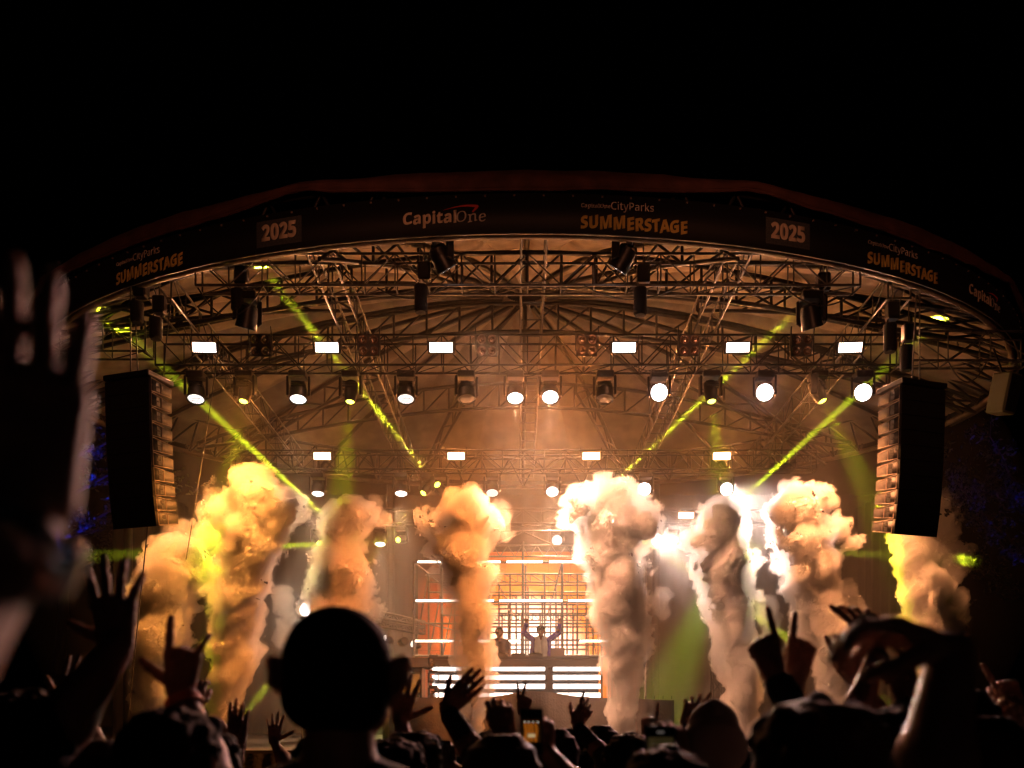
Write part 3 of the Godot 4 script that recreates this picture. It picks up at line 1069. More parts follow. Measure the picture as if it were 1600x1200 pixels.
func build_cables() -> void:
	cable("guy_rope", Vector3(-6.75, 9.9, -17.4), Vector3(-7.55, 1.2, -17.2), 0.0, 0.012, "thin straight rope running down beside the left loudspeaker column")
	cable("guy_rope", Vector3(-6.2, 9.6, -18.6), Vector3(-6.75, 5.0, -18.2), 0.1, 0.010, "short thin rope left of the second smoke column")
	var where := ["first", "second", "third", "fourth"]
	var ends := [[Vector3(-5.9, 9.7, -16.5), Vector3(-4.7, 9.75, -16.5), 0.55], [Vector3(-2.6, 9.7, -16.5), Vector3(-1.3, 9.75, -16.5), 0.22], [Vector3(1.2, 9.75, -16.5), Vector3(2.9, 9.72, -16.5), 0.25], [Vector3(4.9, 9.72, -16.5), Vector3(6.3, 9.72, -16.5), 0.35]]
	for i in 4: cable("cable", ends[i][0], ends[i][1], ends[i][2], 0.014, "black cable loop sagging below the front truss, %s from the left" % where[i], "cable loops below the front truss")
	for i in 5:
		var x := -6.2 + 2.9 * i
		cable("cable", Vector3(x, 9.55, -19.72), Vector3(x + 1.1, 9.55, -19.72), 0.16 + 0.05 * (i % 3), 0.012, "thin black cable sagging under the middle truss, %s from the left" % ORD[i], "cables sagging under the middle truss")
	cable("cable", Vector3(-10.0, 9.5, -18.95), Vector3(-9.2, 9.5, -18.95), 0.42, 0.014, "cable loop hanging from the left outrigger truss")
	cable("cable", Vector3(9.1, 9.3, -18.95), Vector3(9.9, 9.3, -18.95), 0.42, 0.014, "cable loop hanging from the right outrigger truss")

# ---------------------------------------------------------------- stage, set, booth
const DECK := 1.15

func curtain(called: String, a: Vector3, b: Vector3, top: float, fold: float, depth: float, mat: Material, parent: Node) -> MeshInstance3D:
	# a hanging cloth with pleats from a to b (feet), top = height of its upper edge; 3 cm thick
	var st := SurfaceTool.new()
	st.begin(Mesh.PRIMITIVE_TRIANGLES)
	st.set_smooth_group(0)
	var len := (b - a).length()
	var n := int(len / fold * 4.0)
	var out := (b - a).normalized().cross(Vector3.UP)
	var wob := FastNoiseLite.new()
	wob.seed = 12
	wob.frequency = 0.35
	var P := func(i: int, y: float, back: float) -> Vector3:
		var x := len * i / n
		var w := sin(TAU * x / fold + 1.6 * wob.get_noise_1d(x * 2.0)) * depth * (0.75 + 0.5 * wob.get_noise_2d(x, y))
		var p := a + (b - a) * (float(i) / n) + out * (w - back)
		p.y = y
		return p
	for i in n:
		for k in 3:
			var y0 := lerpf(a.y, top, k / 3.0)
			var y1 := lerpf(a.y, top, (k + 1) / 3.0)
			for back in [0.0, 0.03]:
				var q := [P.call(i, y0, back), P.call(i + 1, y0, back), P.call(i + 1, y1, back), P.call(i, y1, back)]
				for v in ([q[0], q[2], q[1], q[0], q[3], q[2]] if back == 0.0 else [q[0], q[1], q[2], q[0], q[2], q[3]]): st.add_vertex(v)
	st.index()
	st.generate_normals()
	return part(called, st.commit(), mat, parent)

func build_stage() -> void:
	var g := part("ground", slab(Vector3(240, 0.2, 240)), M.ground, self, Transform3D(Basis(), Vector3(0, -0.1, -40)))
	tag(g, "dark trodden ground under the crowd", "ground", "", "structure")
	var s := thing("stage_platform", "low black stage platform behind the crowd", "stage", Vector3(CX, 0, 0))
	# deck boards run across, each a board of its own
	for i in 13:
		box("deck_board", Vector3(0, DECK - 0.05, -17.9 - 1.2 * i), Vector3(24, 0.1, 1.19), M.deck, s)
	curtain("front_skirt", Vector3(-12, 0.0, -17.28), Vector3(12, 0.0, -17.28), DECK - 0.06, 0.35, 0.03, M.drape, s)
	box("side_skirt", Vector3(-12.03, DECK / 2 - 0.05, -25), Vector3(0.04, DECK - 0.1, 15.4), M.drape, s)
	box("side_skirt", Vector3(12.03, DECK / 2 - 0.05, -25), Vector3(0.04, DECK - 0.1, 15.4), M.drape, s)
	var d := curtain("stage_curtain", Vector3(-12.6, DECK, -32.7), Vector3(13.0, DECK, -32.7), 9.9, 0.7, 0.07, M.drape, self)
	tag(d, "wide black pleated curtain closing off the back of the stage", "curtain")
	d = curtain("wing_curtain", Vector3(-12.0, DECK, -32.5), Vector3(-12.0, DECK, -26.4), 9.4, 0.7, 0.07, M.drape, self)
	tag(d, "black side curtain at the stage's left wing", "curtain")
	d = curtain("wing_curtain", Vector3(12.4, DECK, -26.4), Vector3(12.4, DECK, -32.5), 9.4, 0.7, 0.07, M.drape, self)
	tag(d, "black side curtain at the stage's right wing", "curtain")
	build_riser()
	build_booth()
	build_set()

func slab(size: Vector3) -> BoxMesh:
	var b := BoxMesh.new()
	b.size = size
	return b

func build_riser() -> void:
	var t := thing("booth_riser", "wide grey cloth-covered riser below the DJ booth", "riser", Vector3(CX, DECK, -20.6))
	# cloth thrown over the riser, its top edge humped in the middle
	var st := SurfaceTool.new()
	st.begin(Mesh.PRIMITIVE_TRIANGLES)
	st.set_smooth_group(0)
	var wob := FastNoiseLite.new()
	wob.seed = 8
	wob.frequency = 0.8
	var T := func(x: float) -> float: return 1.10 + 0.14 * exp(-pow((x - 0.2) / 0.75, 2)) - 0.035 * maxf(0.0, x - 1.4) + 0.015 * wob.get_noise_1d(x * 3.0)
	var n := 64
	for i in n:
		var x0 := -3.15 + 6.55 * i / n
		var x1 := -3.15 + 6.55 * (i + 1) / n
		var y0: float = T.call(x0)
		var y1: float = T.call(x1)
		var z0 := 0.02 * wob.get_noise_1d(x0 * 5.0)
		var z1 := 0.02 * wob.get_noise_1d(x1 * 5.0)
		for q in [[Vector3(x0, 0, z0), Vector3(x1, 0, z1), Vector3(x1, y1, z1), Vector3(x0, y0, z0)], [Vector3(x0, y0, z0), Vector3(x1, y1, z1), Vector3(x1, y1, -2.0), Vector3(x0, y0, -2.0)]]:
			for v in [q[0], q[2], q[1], q[0], q[3], q[2]]: st.add_vertex(v)
	for x in [-3.15, 3.4]:
		var y: float = T.call(x)
		for v in [Vector3(x, 0, 0), Vector3(x, y, -2.0), Vector3(x, y, 0), Vector3(x, 0, 0), Vector3(x, 0, -2.0), Vector3(x, y, -2.0)]: st.add_vertex(v)
	st.generate_normals()
	part("cloth_cover", st.commit(), M.riser_cloth, t)
	for i in 5:
		bar("fixing_pin", Vector3(2.55 + 0.2 * i, 1.06, -0.03), Vector3(2.55 + 0.2 * i, 1.13, -0.03), 0.008, M.black_metal, t)
	var side := thing("side_riser", "green-lit box riser beside the lit booth bars", "riser", Vector3(-2.95, DECK, -23.2))
	box("case_body", Vector3(0, 0.95, 0), Vector3(1.0, 1.9, 0.9), M.cabinet, side)
	box("case_top", Vector3(0.05, 2.02, 0.05), Vector3(1.35, 0.24, 1.2), M.cabinet, side)
	for i in 3:
		part("drawer_front", bevel_box(Vector3(0.9, 0.52, 0.03), 0.01), M.side_speaker, side, Transform3D(Basis(), Vector3(0, 0.36 + 0.58 * i, 0.466)))
	for i in 3:
		var m := moving_head(Vector3(-2.02, 3.30 - 0.36 * i, -21.4), Vector3(-3.5, 2.6 - 0.4 * i, -17), true, M.lens_off, "small unlit spot stacked beside the booth bars, %s from the top" % ORD[i], "small spots stacked beside the booth")
		m.scale = Vector3.ONE * 0.55

func build_booth() -> void:
	var t := thing("dj_booth", "long DJ booth fronted by four rows of glowing white light bars", "DJ booth", Vector3(CX - 0.25, DECK + 1.12, -21.4))
	box("table_top", Vector3(0.02, 0.93, -0.35), Vector3(3.98, 0.07, 0.95), M.black_metal, t)
	box("front_board", Vector3(0.02, 0.80, 0.10), Vector3(3.96, 0.18, 0.04), M.cabinet, t)
	box("backing_board", Vector3(0.02, 0.36, -0.06), Vector3(3.92, 0.72, 0.03), M.black_metal, t)
	for x in [-1.96, -0.66, 0.62, 2.0]: box("table_leg", Vector3(x, 0.44, -0.72), Vector3(0.06, 0.88, 0.06), M.black_metal, t)
	box("cable_column", Vector3(0.80, 0.40, 0.05), Vector3(0.17, 0.74, 0.05), M.cabinet, t)
	for j in 4:
		var y := 0.68 - 0.212 * j
		box("bar_shelf", Vector3(0.02, y - 0.085, 0.02), Vector3(3.94, 0.025, 0.10), M.cabinet, t)
		for q in [[-1.98, -0.66], [-0.63, 0.70], [0.90, 1.26], [1.28, 2.02]]:
			var w: float = q[1] - q[0]
			var x: float = (q[0] + q[1]) / 2.0
			var b := box("light_bar", Vector3(x, y, 0.03), Vector3(w, 0.105, 0.05), M.booth, t)
			lamp_area(t.position + Vector3(x, y, 0.062), t.position + Vector3(x, y, 5), Vector2(w, 0.10), Color(1, 0.90, 0.84), 0.35 * w, t)
	# players and mixer standing on it
	var says := ["leftmost flat black media player on the booth", "black DJ mixer in front of the performer", "black media player in front of the performer's open jacket"]
	for i in 3:
		var m := thing(["media_player", "mixer", "media_player"][i], says[i], "DJ player" if i != 1 else "mixer", t.position + Vector3(-0.35 + 0.42 * i, 0.965, -0.4))
		part("case", bevel_box(Vector3(0.34, 0.10, 0.38), 0.015), M.black_plastic, m, Transform3D(Basis(Vector3.RIGHT, 0.05), Vector3(0, 0.055, 0)))
		if i != 1: part("jog_wheel", lathe([[0.0, 0.02], [0.09, 0.02], [0.10, 0.012], [0.10, 0.0]], 18), M.black_metal, m, Transform3D(Basis(Vector3.RIGHT, 0.05), Vector3(0, 0.106, 0.02)))
		for k in 5: part("knob", lathe([[0.012, 0.0], [0.011, 0.02], [0.0, 0.022]], 8), M.bare_edge, m, Transform3D(Basis(), Vector3(-0.12 + 0.06 * k, 0.108, -0.14)))
	var lap := thing("laptop", "open laptop with pale glowing lid beside the performer", "laptop", t.position + Vector3(1.02, 0.965, -0.45))
	part("keyboard", bevel_box(Vector3(0.34, 0.02, 0.24), 0.005), M.bare_edge, lap, Transform3D(Basis(), Vector3(0, 0.012, 0)))
	part("lid", bevel_box(Vector3(0.34, 0.22, 0.012), 0.005), M.bare_edge, lap, Transform3D(Basis(Vector3.RIGHT, 0.35), Vector3(0, 0.125, 0.16)))

func build_set() -> void:
	# LED wall at the back of the scaffold, white-hot in the middle and orange towards its edges
	var w := thing("video_screen", "big video wall glowing white and orange behind the scaffold", "video wall", Vector3(CX + 0.1, DECK, -29.6))
	var img := Image.create(256, 128, false, Image.FORMAT_RGBF)
	var nz := FastNoiseLite.new()
	nz.seed = 21
	nz.frequency = 0.02
	for y in 128:
		for x in 256:
			var u := (x / 255.0 - 0.53) * 2.0
			var v := (y / 127.0 - 0.66) * 1.25
			var r := sqrt(u * u * 2.2 + v * v * 2.4) + 0.12 * nz.get_noise_2d(x, y)
			var hot := clampf(1.15 - r * 1.45, 0.0, 1.0)
			var mid := clampf(1.75 - r * 1.25, 0.0, 1.0)
			var rimmed := clampf(2.15 - r * 1.05, 0.02, 1.0)
			var c := Color(0.60, 0.075, 0.006).lerp(Color(1.15, 0.26, 0.025), mid).lerp(Color(2.2, 1.75, 1.4), hot) * rimmed * rimmed
			img.set_pixel(x, y, c)
	var tex := ImageTexture.create_from_image(img)
	var sm := paint(0.03, 0.03, 0.03, 0.5)
	sm.emission_enabled = true
	sm.emission = Color.BLACK
	sm.emission_texture = tex
	sm.emission_energy_multiplier = 2.0
	var cols := 10
	var rows := 6
	var W := 7.2
	var H := 4.9
	for i in cols:
		for j in rows:
			var st := SurfaceTool.new()
			st.begin(Mesh.PRIMITIVE_TRIANGLES)
			var x0 := W * (i / float(cols) - 0.5) + 0.004
			var x1 := W * ((i + 1) / float(cols) - 0.5) - 0.004
			var y0 := 1.2 + H * j / rows + 0.004
			var y1 := 1.2 + H * (j + 1) / rows - 0.004
			var q := [Vector3(x0, y0, 0), Vector3(x1, y0, 0), Vector3(x1, y1, 0), Vector3(x0, y1, 0)]
			var uv := [Vector2(i, rows - j), Vector2(i + 1, rows - j), Vector2(i + 1, rows - j - 1), Vector2(i, rows - j - 1)]
			for k in [0, 2, 1, 0, 3, 2]:
				st.set_normal(Vector3.BACK)
				st.set_uv(uv[k] / Vector2(cols, rows))
				st.add_vertex(q[k])
			part("screen_panel", st.commit(), sm, w)
	box("wall_frame", Vector3(0, 1.2 + H / 2, -0.08), Vector3(W + 0.1, H + 0.1, 0.12), M.black_metal, w)
	for x in [-4.0, -2.0, 0.0, 2.0, 4.0]: box("stand", Vector3(x, 0.6, -0.1), Vector3(0.12, 1.2, 0.3), M.black_metal, w)
	lamp_area(w.position + Vector3(0.2, 3.0, 0.05), w.position + Vector3(0.2, 3.0, 5), Vector2(5.5, 3.0), Color(1, 0.46, 0.16), 32.0, w)
	# scaffold: portals one behind the other, each a little smaller, joined by rails
	var t := thing("scaffold_set", "scaffold tunnel of thin tubes glowing orange behind the DJ", "scaffold", Vector3(0, DECK, 0))
	var por := []
	for k in 6:
		var z := -23.6 - 0.95 * k
		var s := 1.0 - 0.085 * k
		var mid := Vector3(CX + 0.12 + 0.03 * k, 0, z)
		var half := 3.05 * s
		var top := 4.72 - 0.16 * k
		var low := 2.25 + 0.05 * k
		var r := 0.036 if k == 0 else 0.026
		por.append([mid, half, top])
		var xs := [-1.0, -0.76, -0.36, -0.06, 0.28, 0.62, 1.0] if k % 2 == 0 else [-1.0, -0.55, -0.2, 0.14, 0.46, 0.8, 1.0]
		for u in xs: bar("post", mid + Vector3(half * u, 0, 0), mid + Vector3(half * u, top + (0.55 if u > -0.1 and u < 0.0 else 0.0), 0), r, M.scaffold, t)
		for y in ([top, lerpf(low, top, 0.58), low] if k % 2 == 0 else [top, lerpf(low, top, 0.78), lerpf(low, top, 0.40), lerpf(low, top, 0.2), low]):
			bar("ledger", mid + Vector3(-half, y, 0), mid + Vector3(half, y, 0), r, M.scaffold, t)
		if k:
			var a: Array = por[k - 1]
			for u in [-1.0, -0.36, 0.28, 1.0]:
				bar("rail", a[0] + Vector3(a[1] * u, a[2], 0), mid + Vector3(half * u, top, 0), 0.026, M.scaffold, t)
			for u in [-1.0, 1.0]:
				bar("rail", a[0] + Vector3(a[1] * u, 3.2, 0), mid + Vector3(half * u, 3.2, 0), 0.026, M.scaffold, t)
				bar("diagonal", a[0] + Vector3(a[1] * u, 2.3, 0), mid + Vector3(half * u, top, 0), 0.02, M.scaffold, t)
		# lattice girders under the tunnel's roof
		if k in [1, 3, 5]:
			for i in 16:
				var x0 := lerpf(-half, half, i / 16.0)
				var x1 := lerpf(-half, half, (i + 1) / 16.0)
				bar("girder_web", mid + Vector3(x0, top, 0), mid + Vector3(x1, top - 0.22, 0), 0.014, M.scaffold, t)
				bar("girder_web", mid + Vector3(x1, top - 0.22, 0), mid + Vector3(x1, top, 0), 0.014, M.scaffold, t)
			bar("girder", mid + Vector3(-half, top - 0.22, 0), mid + Vector3(half, top - 0.22, 0), 0.022, M.scaffold, t)
	# crown of the tunnel: a short girder box above its middle
	for y in [5.05, 5.35, 5.75]:
		bar("ledger", Vector3(-1.3, y, -24.6), Vector3(1.5, y, -24.6), 0.026, M.scaffold, t)
	for i in 14:
		var x0 := lerpf(-1.3, 1.5, i / 14.0)
		bar("girder_web", Vector3(x0, 5.35 if i % 2 else 5.05, -24.6), Vector3(x0 + 0.2, 5.05 if i % 2 else 5.35, -24.6), 0.014, M.scaffold, t)
	bar("diagonal", Vector3(-0.7, 5.35, -24.6), Vector3(0.2, 5.75, -24.6), 0.02, M.scaffold, t)
	bar("diagonal", Vector3(1.0, 5.35, -24.6), Vector3(0.1, 5.75, -24.6), 0.02, M.scaffold, t)
	# light tubes on the front portal
	var tn := 0
	for q in [[4.74, [[-2.95, -0.72], [-0.62, 0.38], [0.50, 1.42], [1.52, 2.95]]], [3.72, [[-3.0, -0.9], [-0.8, 0.9], [1.0, 2.8]]], [2.66, [[-3.02, -1.95], [-1.85, -0.2], [1.3, 2.2], [2.25, 2.95]]]]:
		for seg in q[1]:
			var a := Vector3(CX + seg[0] + 0.1, DECK + q[0] - 0.02, -23.53)
			var b := Vector3(CX + seg[1] + 0.1, DECK + q[0] - 0.02, -23.53)
			var m := thing("light_tube", tube_says(tn), "light tube", a, "glowing light tubes on the scaffold")
			tn += 1
			bar("glowing_tube", Vector3(0.03, 0, 0), b - a - Vector3(0.03, 0, 0), 0.026, M.tube, m)
			bar("end_cap", Vector3.ZERO, Vector3(0.03, 0, 0), 0.03, M.black_metal, m)
			bar("end_cap", b - a - Vector3(0.03, 0, 0), b - a, 0.03, M.black_metal, m)
			lamp_area((a + b) / 2 + Vector3(0, 0, 0.032), (a + b) / 2 + Vector3(0, 0, 5), Vector2((b - a).length() - 0.06, 0.05), Color(1, 0.60, 0.32), 2.0 * (b - a).length(), m)
	# side wing: slanting girders with six round cans
	for k in 2:
		box_truss("wing_truss", ["upper", "lower"][k] + " small girder slanting out from the scaffold's left side", Vector3(-4.9, 4.75 - 0.32 * k, -24.4), Vector3(-2.7, 4.36 - 0.20 * k, -25.6), 0.16, 0.16, M.scaffold, false, 0.2)
	for i in 6:
		var t2 := thing("par_can", "%s round spotlight can from the left under the scaffold's side girder" % ORD[i], "stage light", Vector3(-4.75 + 0.37 * i, 4.28 - 0.055 * i, -24.45 - 0.2 * i), "round cans under the side girder")
		var turn := Basis(Vector3.UP, [0.9, -0.9, 0.8, -0.8, 0.7, -0.7][i]) * Basis(Vector3.RIGHT, 1.35)
		var can := part("can", lathe([[0.0, -0.16], [0.07, -0.15], [0.115, -0.06], [0.12, 0.14], [0.105, 0.14]], 16), M.black_metal, t2, Transform3D(turn, Vector3(0, -0.16, 0)))
		part("lens", lathe([[0.0, 0.012], [0.06, 0.008], [0.105, 0.0]], 16), M.lens_off if i % 2 == 0 else M.lens_dim, can, Transform3D(Basis(), Vector3(0, 0.125, 0)))
		bar("hook", Vector3(0, 0.12, 0), Vector3(0, -0.04, 0), 0.012, M.black_metal, t2)
	# upright towers with a bright lamp each
	for s in [-1.0, 1.0]:
		var x := -5.85 if s < 0 else 5.55
		var tw := thing("lamp_tower", "upright tower with a bright lamp behind the %s smoke column" % ("third" if s < 0 else "sixth"), "tower", Vector3(x, DECK, -25.0))
		for c in [[-1, -1], [1, -1], [1, 1], [-1, 1]]: bar("upright", Vector3(0.15 * c[0], 0, 0.15 * c[1]), Vector3(0.15 * c[0], 3.5, 0.15 * c[1]), 0.025, M.dark_alu, tw)
		for i in 8:
			for f in 4:
				var p: Array = [[-1, 1], [1, 1], [1, -1], [-1, -1]][f]
				var q: Array = [[1, 1], [1, -1], [-1, -1], [-1, 1]][f]
				bar("brace", Vector3(0.15 * p[0], 0.44 * i, 0.15 * p[1]), Vector3(0.15 * q[0], 0.44 * (i + 1), 0.15 * q[1]), 0.012, M.dark_alu, tw)
		var l := moving_head(Vector3(x, DECK + 4.1, -24.78), Vector3(x * 0.25, 1.9, 0), false, M.lens_hot, "bright white lamp on the %s upright tower in the smoke" % ("left" if s < 0 else "right"), "bright lamps on the towers")
		lamp_spot(Vector3(x, DECK + 3.6, -24.78) + (Vector3(x * 0.25, 1.9, 0) - Vector3(x, DECK + 3.6, -24.78)).normalized() * 0.205, Vector3(x * 0.25, 1.9, 0), 14.0, 0.7, 0.15, Color(1, 0.90, 0.80), 60.0, l)
		box("bracket", Vector3(0, 3.55, 0.0), Vector3(0.34, 0.06, 0.36), M.black_metal, tw)

func tube_says(i: int) -> String:
	var row: String = ["top", "top", "top", "top", "middle", "middle", "middle", "bottom", "bottom", "bottom", "bottom"][i]
	var which: int = [0, 1, 2, 3, 0, 1, 2, 0, 1, 2, 3][i]
	return "%s glowing tube from the left in the scaffold's %s row" % [ORD[which], row]

# ---------------------------------------------------------------- smoke columns and haze
func build_smoke() -> void:
	var fog := FogMaterial.new()
	fog.albedo = Color(0.99, 0.985, 0.98)
	fog.density = 3.5
	var wisp := FogMaterial.new()
	wisp.albedo = Color(0.99, 0.985, 0.98)
	wisp.density = 0.9
	var wisps := [
		[0, [[-6.96, 5.42, -18.75, 0.32], [-6.59, 5.58, -18.75, 0.29], [-6.36, 5.75, -18.75, 0.19]]],
		[1, [[-6.23, 6.22, -18.75, 0.29], [-6.43, 5.82, -18.75, 0.21]]],
		[1, [[-4.96, 4.34, -18.75, 0.16], [-4.82, 3.88, -18.75, 0.19], [-4.96, 3.41, -18.75, 0.13]]],
		[2, [[-2.95, 6.22, -18.75, 0.16], [-2.81, 5.88, -18.75, 0.19]]],
		[3, [[-0.33, 6.15, -18.75, 0.19], [-0.27, 5.68, -18.75, 0.16]]],
		[3, [[-1.67, 5.15, -18.75, 0.19], [-1.74, 4.75, -18.75, 0.16]]],
		[4, [[2.95, 4.34, -18.75, 0.19], [3.01, 3.94, -18.75, 0.13]]],
		[5, [[5.16, 4.08, -18.75, 0.21], [5.29, 3.61, -18.75, 0.19], [5.16, 3.27, -18.75, 0.13]]],
		[6, [[6.9, 4.34, -18.75, 0.24], [7.03, 3.94, -18.75, 0.21], [6.9, 3.54, -18.75, 0.16]]],
		[7, [[7.83, 6.42, -18.75, 0.21], [8.3, 6.29, -18.75, 0.29], [8.77, 6.09, -18.75, 0.32], [8.97, 5.42, -18.75, 0.29], [9.11, 4.75, -18.75, 0.24]]],
		[7, [[9.24, 4.34, -18.75, 0.21], [9.21, 3.94, -18.75, 0.21]]]]
	var plumes := [
		[[[-7.75, 1.26, -18.9, 0.19], [-7.72, 2.27, -18.9, 0.35], [-7.53, 3.42, -18.9, 0.51], [-7.34, 4.43, -18.9, 0.57], [-7.26, 5.04, -18.9, 0.57]], [[-6.88, 5.31, -18.8, 0.19]]],
		[[[-6.14, 0.95, -18.4, 0.16], [-6.05, 1.93, -18.4, 0.32], [-5.84, 3.25, -18.4, 0.45], [-5.7, 4.3, -18.4, 0.5], [-5.49, 5.22, -18.4, 0.55], [-5.23, 6.01, -18.4, 0.6], [-5.41, 6.37, -18.4, 0.53]], [[-6.02, 5.87, -18.3, 0.34]]],
		[[[-3.92, 1.4, -18.9, 0.22], [-3.86, 2.75, -18.9, 0.49], [-3.71, 4.03, -18.9, 0.65], [-3.71, 4.91, -18.9, 0.57], [-3.78, 5.65, -18.9, 0.43], [-3.58, 5.96, -18.9, 0.46]], [[-3.13, 6.05, -18.8, 0.19]]],
		[[[-0.94, 1.08, -18.3, 0.13], [-0.94, 1.8, -18.3, 0.29], [-0.89, 2.85, -18.3, 0.39], [-0.98, 3.89, -18.3, 0.44], [-1.11, 4.94, -18.3, 0.5], [-1.11, 5.72, -18.3, 0.55], [-1.07, 5.98, -18.3, 0.5]], [[-1.57, 5.79, -18.2, 0.26], [-1.57, 5.2, -18.2, 0.21]]],
		[[[2.09, 0.82, -18.3, 0.13], [2.12, 1.87, -18.3, 0.29], [2.16, 2.98, -18.3, 0.42], [2.04, 4.02, -18.3, 0.52], [1.96, 5.07, -18.3, 0.6], [1.92, 5.79, -18.3, 0.6], [1.86, 6.22, -18.3, 0.5]], [[1.28, 5.96, -18.2, 0.31], [2.48, 5.59, -18.2, 0.34]]],
		[[[4.81, 1.0, -18.6, 0.17], [4.65, 2.2, -18.6, 0.35], [4.52, 3.13, -18.6, 0.43], [4.33, 4.19, -18.6, 0.49], [4.2, 5.12, -18.6, 0.56], [4.17, 5.79, -18.6, 0.48]], [[3.72, 5.39, -18.5, 0.27], [4.62, 5.59, -18.5, 0.21]]],
		[[[6.68, 1.27, -18.4, 0.18], [6.55, 2.46, -18.4, 0.37], [6.31, 3.51, -18.4, 0.47], [6.02, 4.56, -18.4, 0.53], [5.84, 5.41, -18.4, 0.58], [5.76, 6.07, -18.4, 0.55], [6.07, 6.2, -18.4, 0.37]], [[6.64, 5.55, -18.3, 0.21], [5.41, 6.01, -18.3, 0.29]]],
		[[[9.02, 0.86, -18.8, 0.15], [8.84, 2.07, -18.8, 0.3], [8.59, 3.41, -18.8, 0.51], [8.53, 4.35, -18.8, 0.48], [8.25, 5.22, -18.8, 0.38], [8.14, 5.69, -18.8, 0.32]], [[7.92, 6.1, -18.7, 0.13]]]]
	var says := ["wide yellowish smoke column at the far left of the row", "tall orange smoke column with white-hot top", "yellow smoke column behind the short-haired head", "orange smoke column just left of the DJ", "white-topped smoke column just right of the DJ", "white-edged smoke column rising behind the grey beanie", "tall white smoke column whose arm reaches right", "thin yellow-green smoke column at the far right of the row"]
	for i in plumes.size():
		var t := thing("smoke_jet", says[i], "smoke", Vector3.ZERO, "smoke jets along the stage front")
		var both := smoke_field(plumes[i][0], plumes[i][1], 0.55, 40 + i * 7, 0.042, 0.26)
		part("dense_core", both[1], M.smoke_core, t)
		part("drifting_edge", both[0], fog, t)
		for q in wisps:
			if q[0] == i: part("thin_wisp", smoke_field(q[1], [], 1.1, 90 + i, 0.05, 0.1)[0], wisp, t)
	# haze that hangs under the roof, thinning outwards
	for k in 3:
		var hz := FogVolume.new()
		hz.name = numbered("stage_haze")
		hz.shape = RenderingServer.FOG_VOLUME_SHAPE_ELLIPSOID
		hz.size = Vector3(27, 17.5, 18) * [1.0, 0.86, 0.70][k]
		hz.position = Vector3(CX, 5.8, -25.0)
		var hm := FogMaterial.new()
		hm.density = [0.005, 0.006, 0.008][k]
		hm.albedo = Color(0.97, 0.97, 0.97)
		hz.material = hm
		add_child(hz)
		tag(hz, "thin stage haze hanging under the roof", "haze", "", "stuff")

# ---------------------------------------------------------------- front-of-house lamps behind the camera, aimed at the lettering
func build_front_of_house() -> void:
	var t := thing("lamp_mast", "tall mast with three lamps standing behind the crowd", "mast", Vector3(2.5, 0, 13.0))
	bar("pole", Vector3.ZERO, Vector3(0, 5.2, 0), 0.06, M.dark_alu, t)
	bar("crossbar", Vector3(-0.8, 5.0, 0), Vector3(0.8, 5.0, 0), 0.03, M.dark_alu, t)
	for i in 3:
		var p := Vector3(-0.6 + 0.6 * i, 4.8, -0.1)
		var aim := Vector3([-6.5, 0.5, 7.0][i], 10.5, [-17.5, -15.2, -17.5][i])
		var dir := (aim - t.position - p).normalized()
		var turn := Basis.looking_at(dir) * Basis(Vector3.RIGHT, -PI / 2)
		var can := part("can", lathe([[0.0, -0.2], [0.09, -0.18], [0.14, -0.05], [0.14, 0.16], [0.125, 0.16]], 16), M.black_metal, t, Transform3D(turn, p))
		part("lens", lathe([[0.0, 0.012], [0.06, 0.008], [0.12, 0.0]], 16), M.lens_white, can, Transform3D(Basis(), Vector3(0, 0.14, 0)))
		lamp_spot(t.position + p + dir * 0.17, aim, 11.0, 0.9, 0.1, Color(1, 0.60, 0.42), 80.0, t)

# ---------------------------------------------------------------- trees beyond the stage, lit blue from the ground
func tree(at: Vector3, tall: float, seed_: int, label: String) -> void:
	var t := thing("park_tree", label, "tree", at, "blue-lit trees beyond the stage")
	var rng := RandomNumberGenerator.new()
	rng.seed = seed_
	var bark := SurfaceTool.new()
	bark.begin(Mesh.PRIMITIVE_TRIANGLES)
	var leaf := SurfaceTool.new()
	leaf.begin(Mesh.PRIMITIVE_TRIANGLES)
	var limb := func(a: Vector3, b: Vector3, r: float): bark.append_from(unit_tube, 0, bar_xf(a, b, r))
	var p := Vector3.ZERO
	for i in 8:
		var q := p + Vector3(rng.randf_range(-0.15, 0.15), tall * 0.62 / 8.0, rng.randf_range(-0.15, 0.15))
		limb.call(p, q, lerpf(0.32, 0.12, i / 7.0))
		p = q
		if i < 4: continue
		for k in 3:
			var a := rng.randf() * TAU
			var d := Vector3(cos(a), rng.randf_range(0.25, 0.9), sin(a)).normalized()
			var s := p
			for j in 4:
				var e := s + d * tall * rng.randf_range(0.05, 0.085)
				limb.call(s, e, lerpf(0.09, 0.02, j / 3.0))
				s = e
				d = (d + Vector3(rng.randf_range(-0.4, 0.4), rng.randf_range(-0.1, 0.4), rng.randf_range(-0.4, 0.4))).normalized()
				for m in 3:
					var tw := (d + Vector3(rng.randf_range(-1, 1), rng.randf_range(-0.6, 0.8), rng.randf_range(-1, 1))).normalized()
					var f := s + tw * rng.randf_range(0.5, 1.1)
					limb.call(s, f, 0.012)
					for n in 26:
						var c := s.lerp(f, rng.randf_range(0.2, 1.1)) + Vector3(rng.randf_range(-0.35, 0.35), rng.randf_range(-0.3, 0.3), rng.randf_range(-0.35, 0.35))
						var u := Vector3(rng.randf_range(-1, 1), rng.randf_range(-1, 1), rng.randf_range(-1, 1)).normalized() * 0.11
						var v := u.cross(Vector3(rng.randf(), rng.randf(), 1)).normalized() * 0.06
						for w in [c - u, c + v, c + u, c - u, c + u, c - v]: leaf.add_vertex(w)
	leaf.generate_normals()
	part("trunk", bark.commit(), M.bark, t)
	part("crown", leaf.commit(), M.leaf, t)

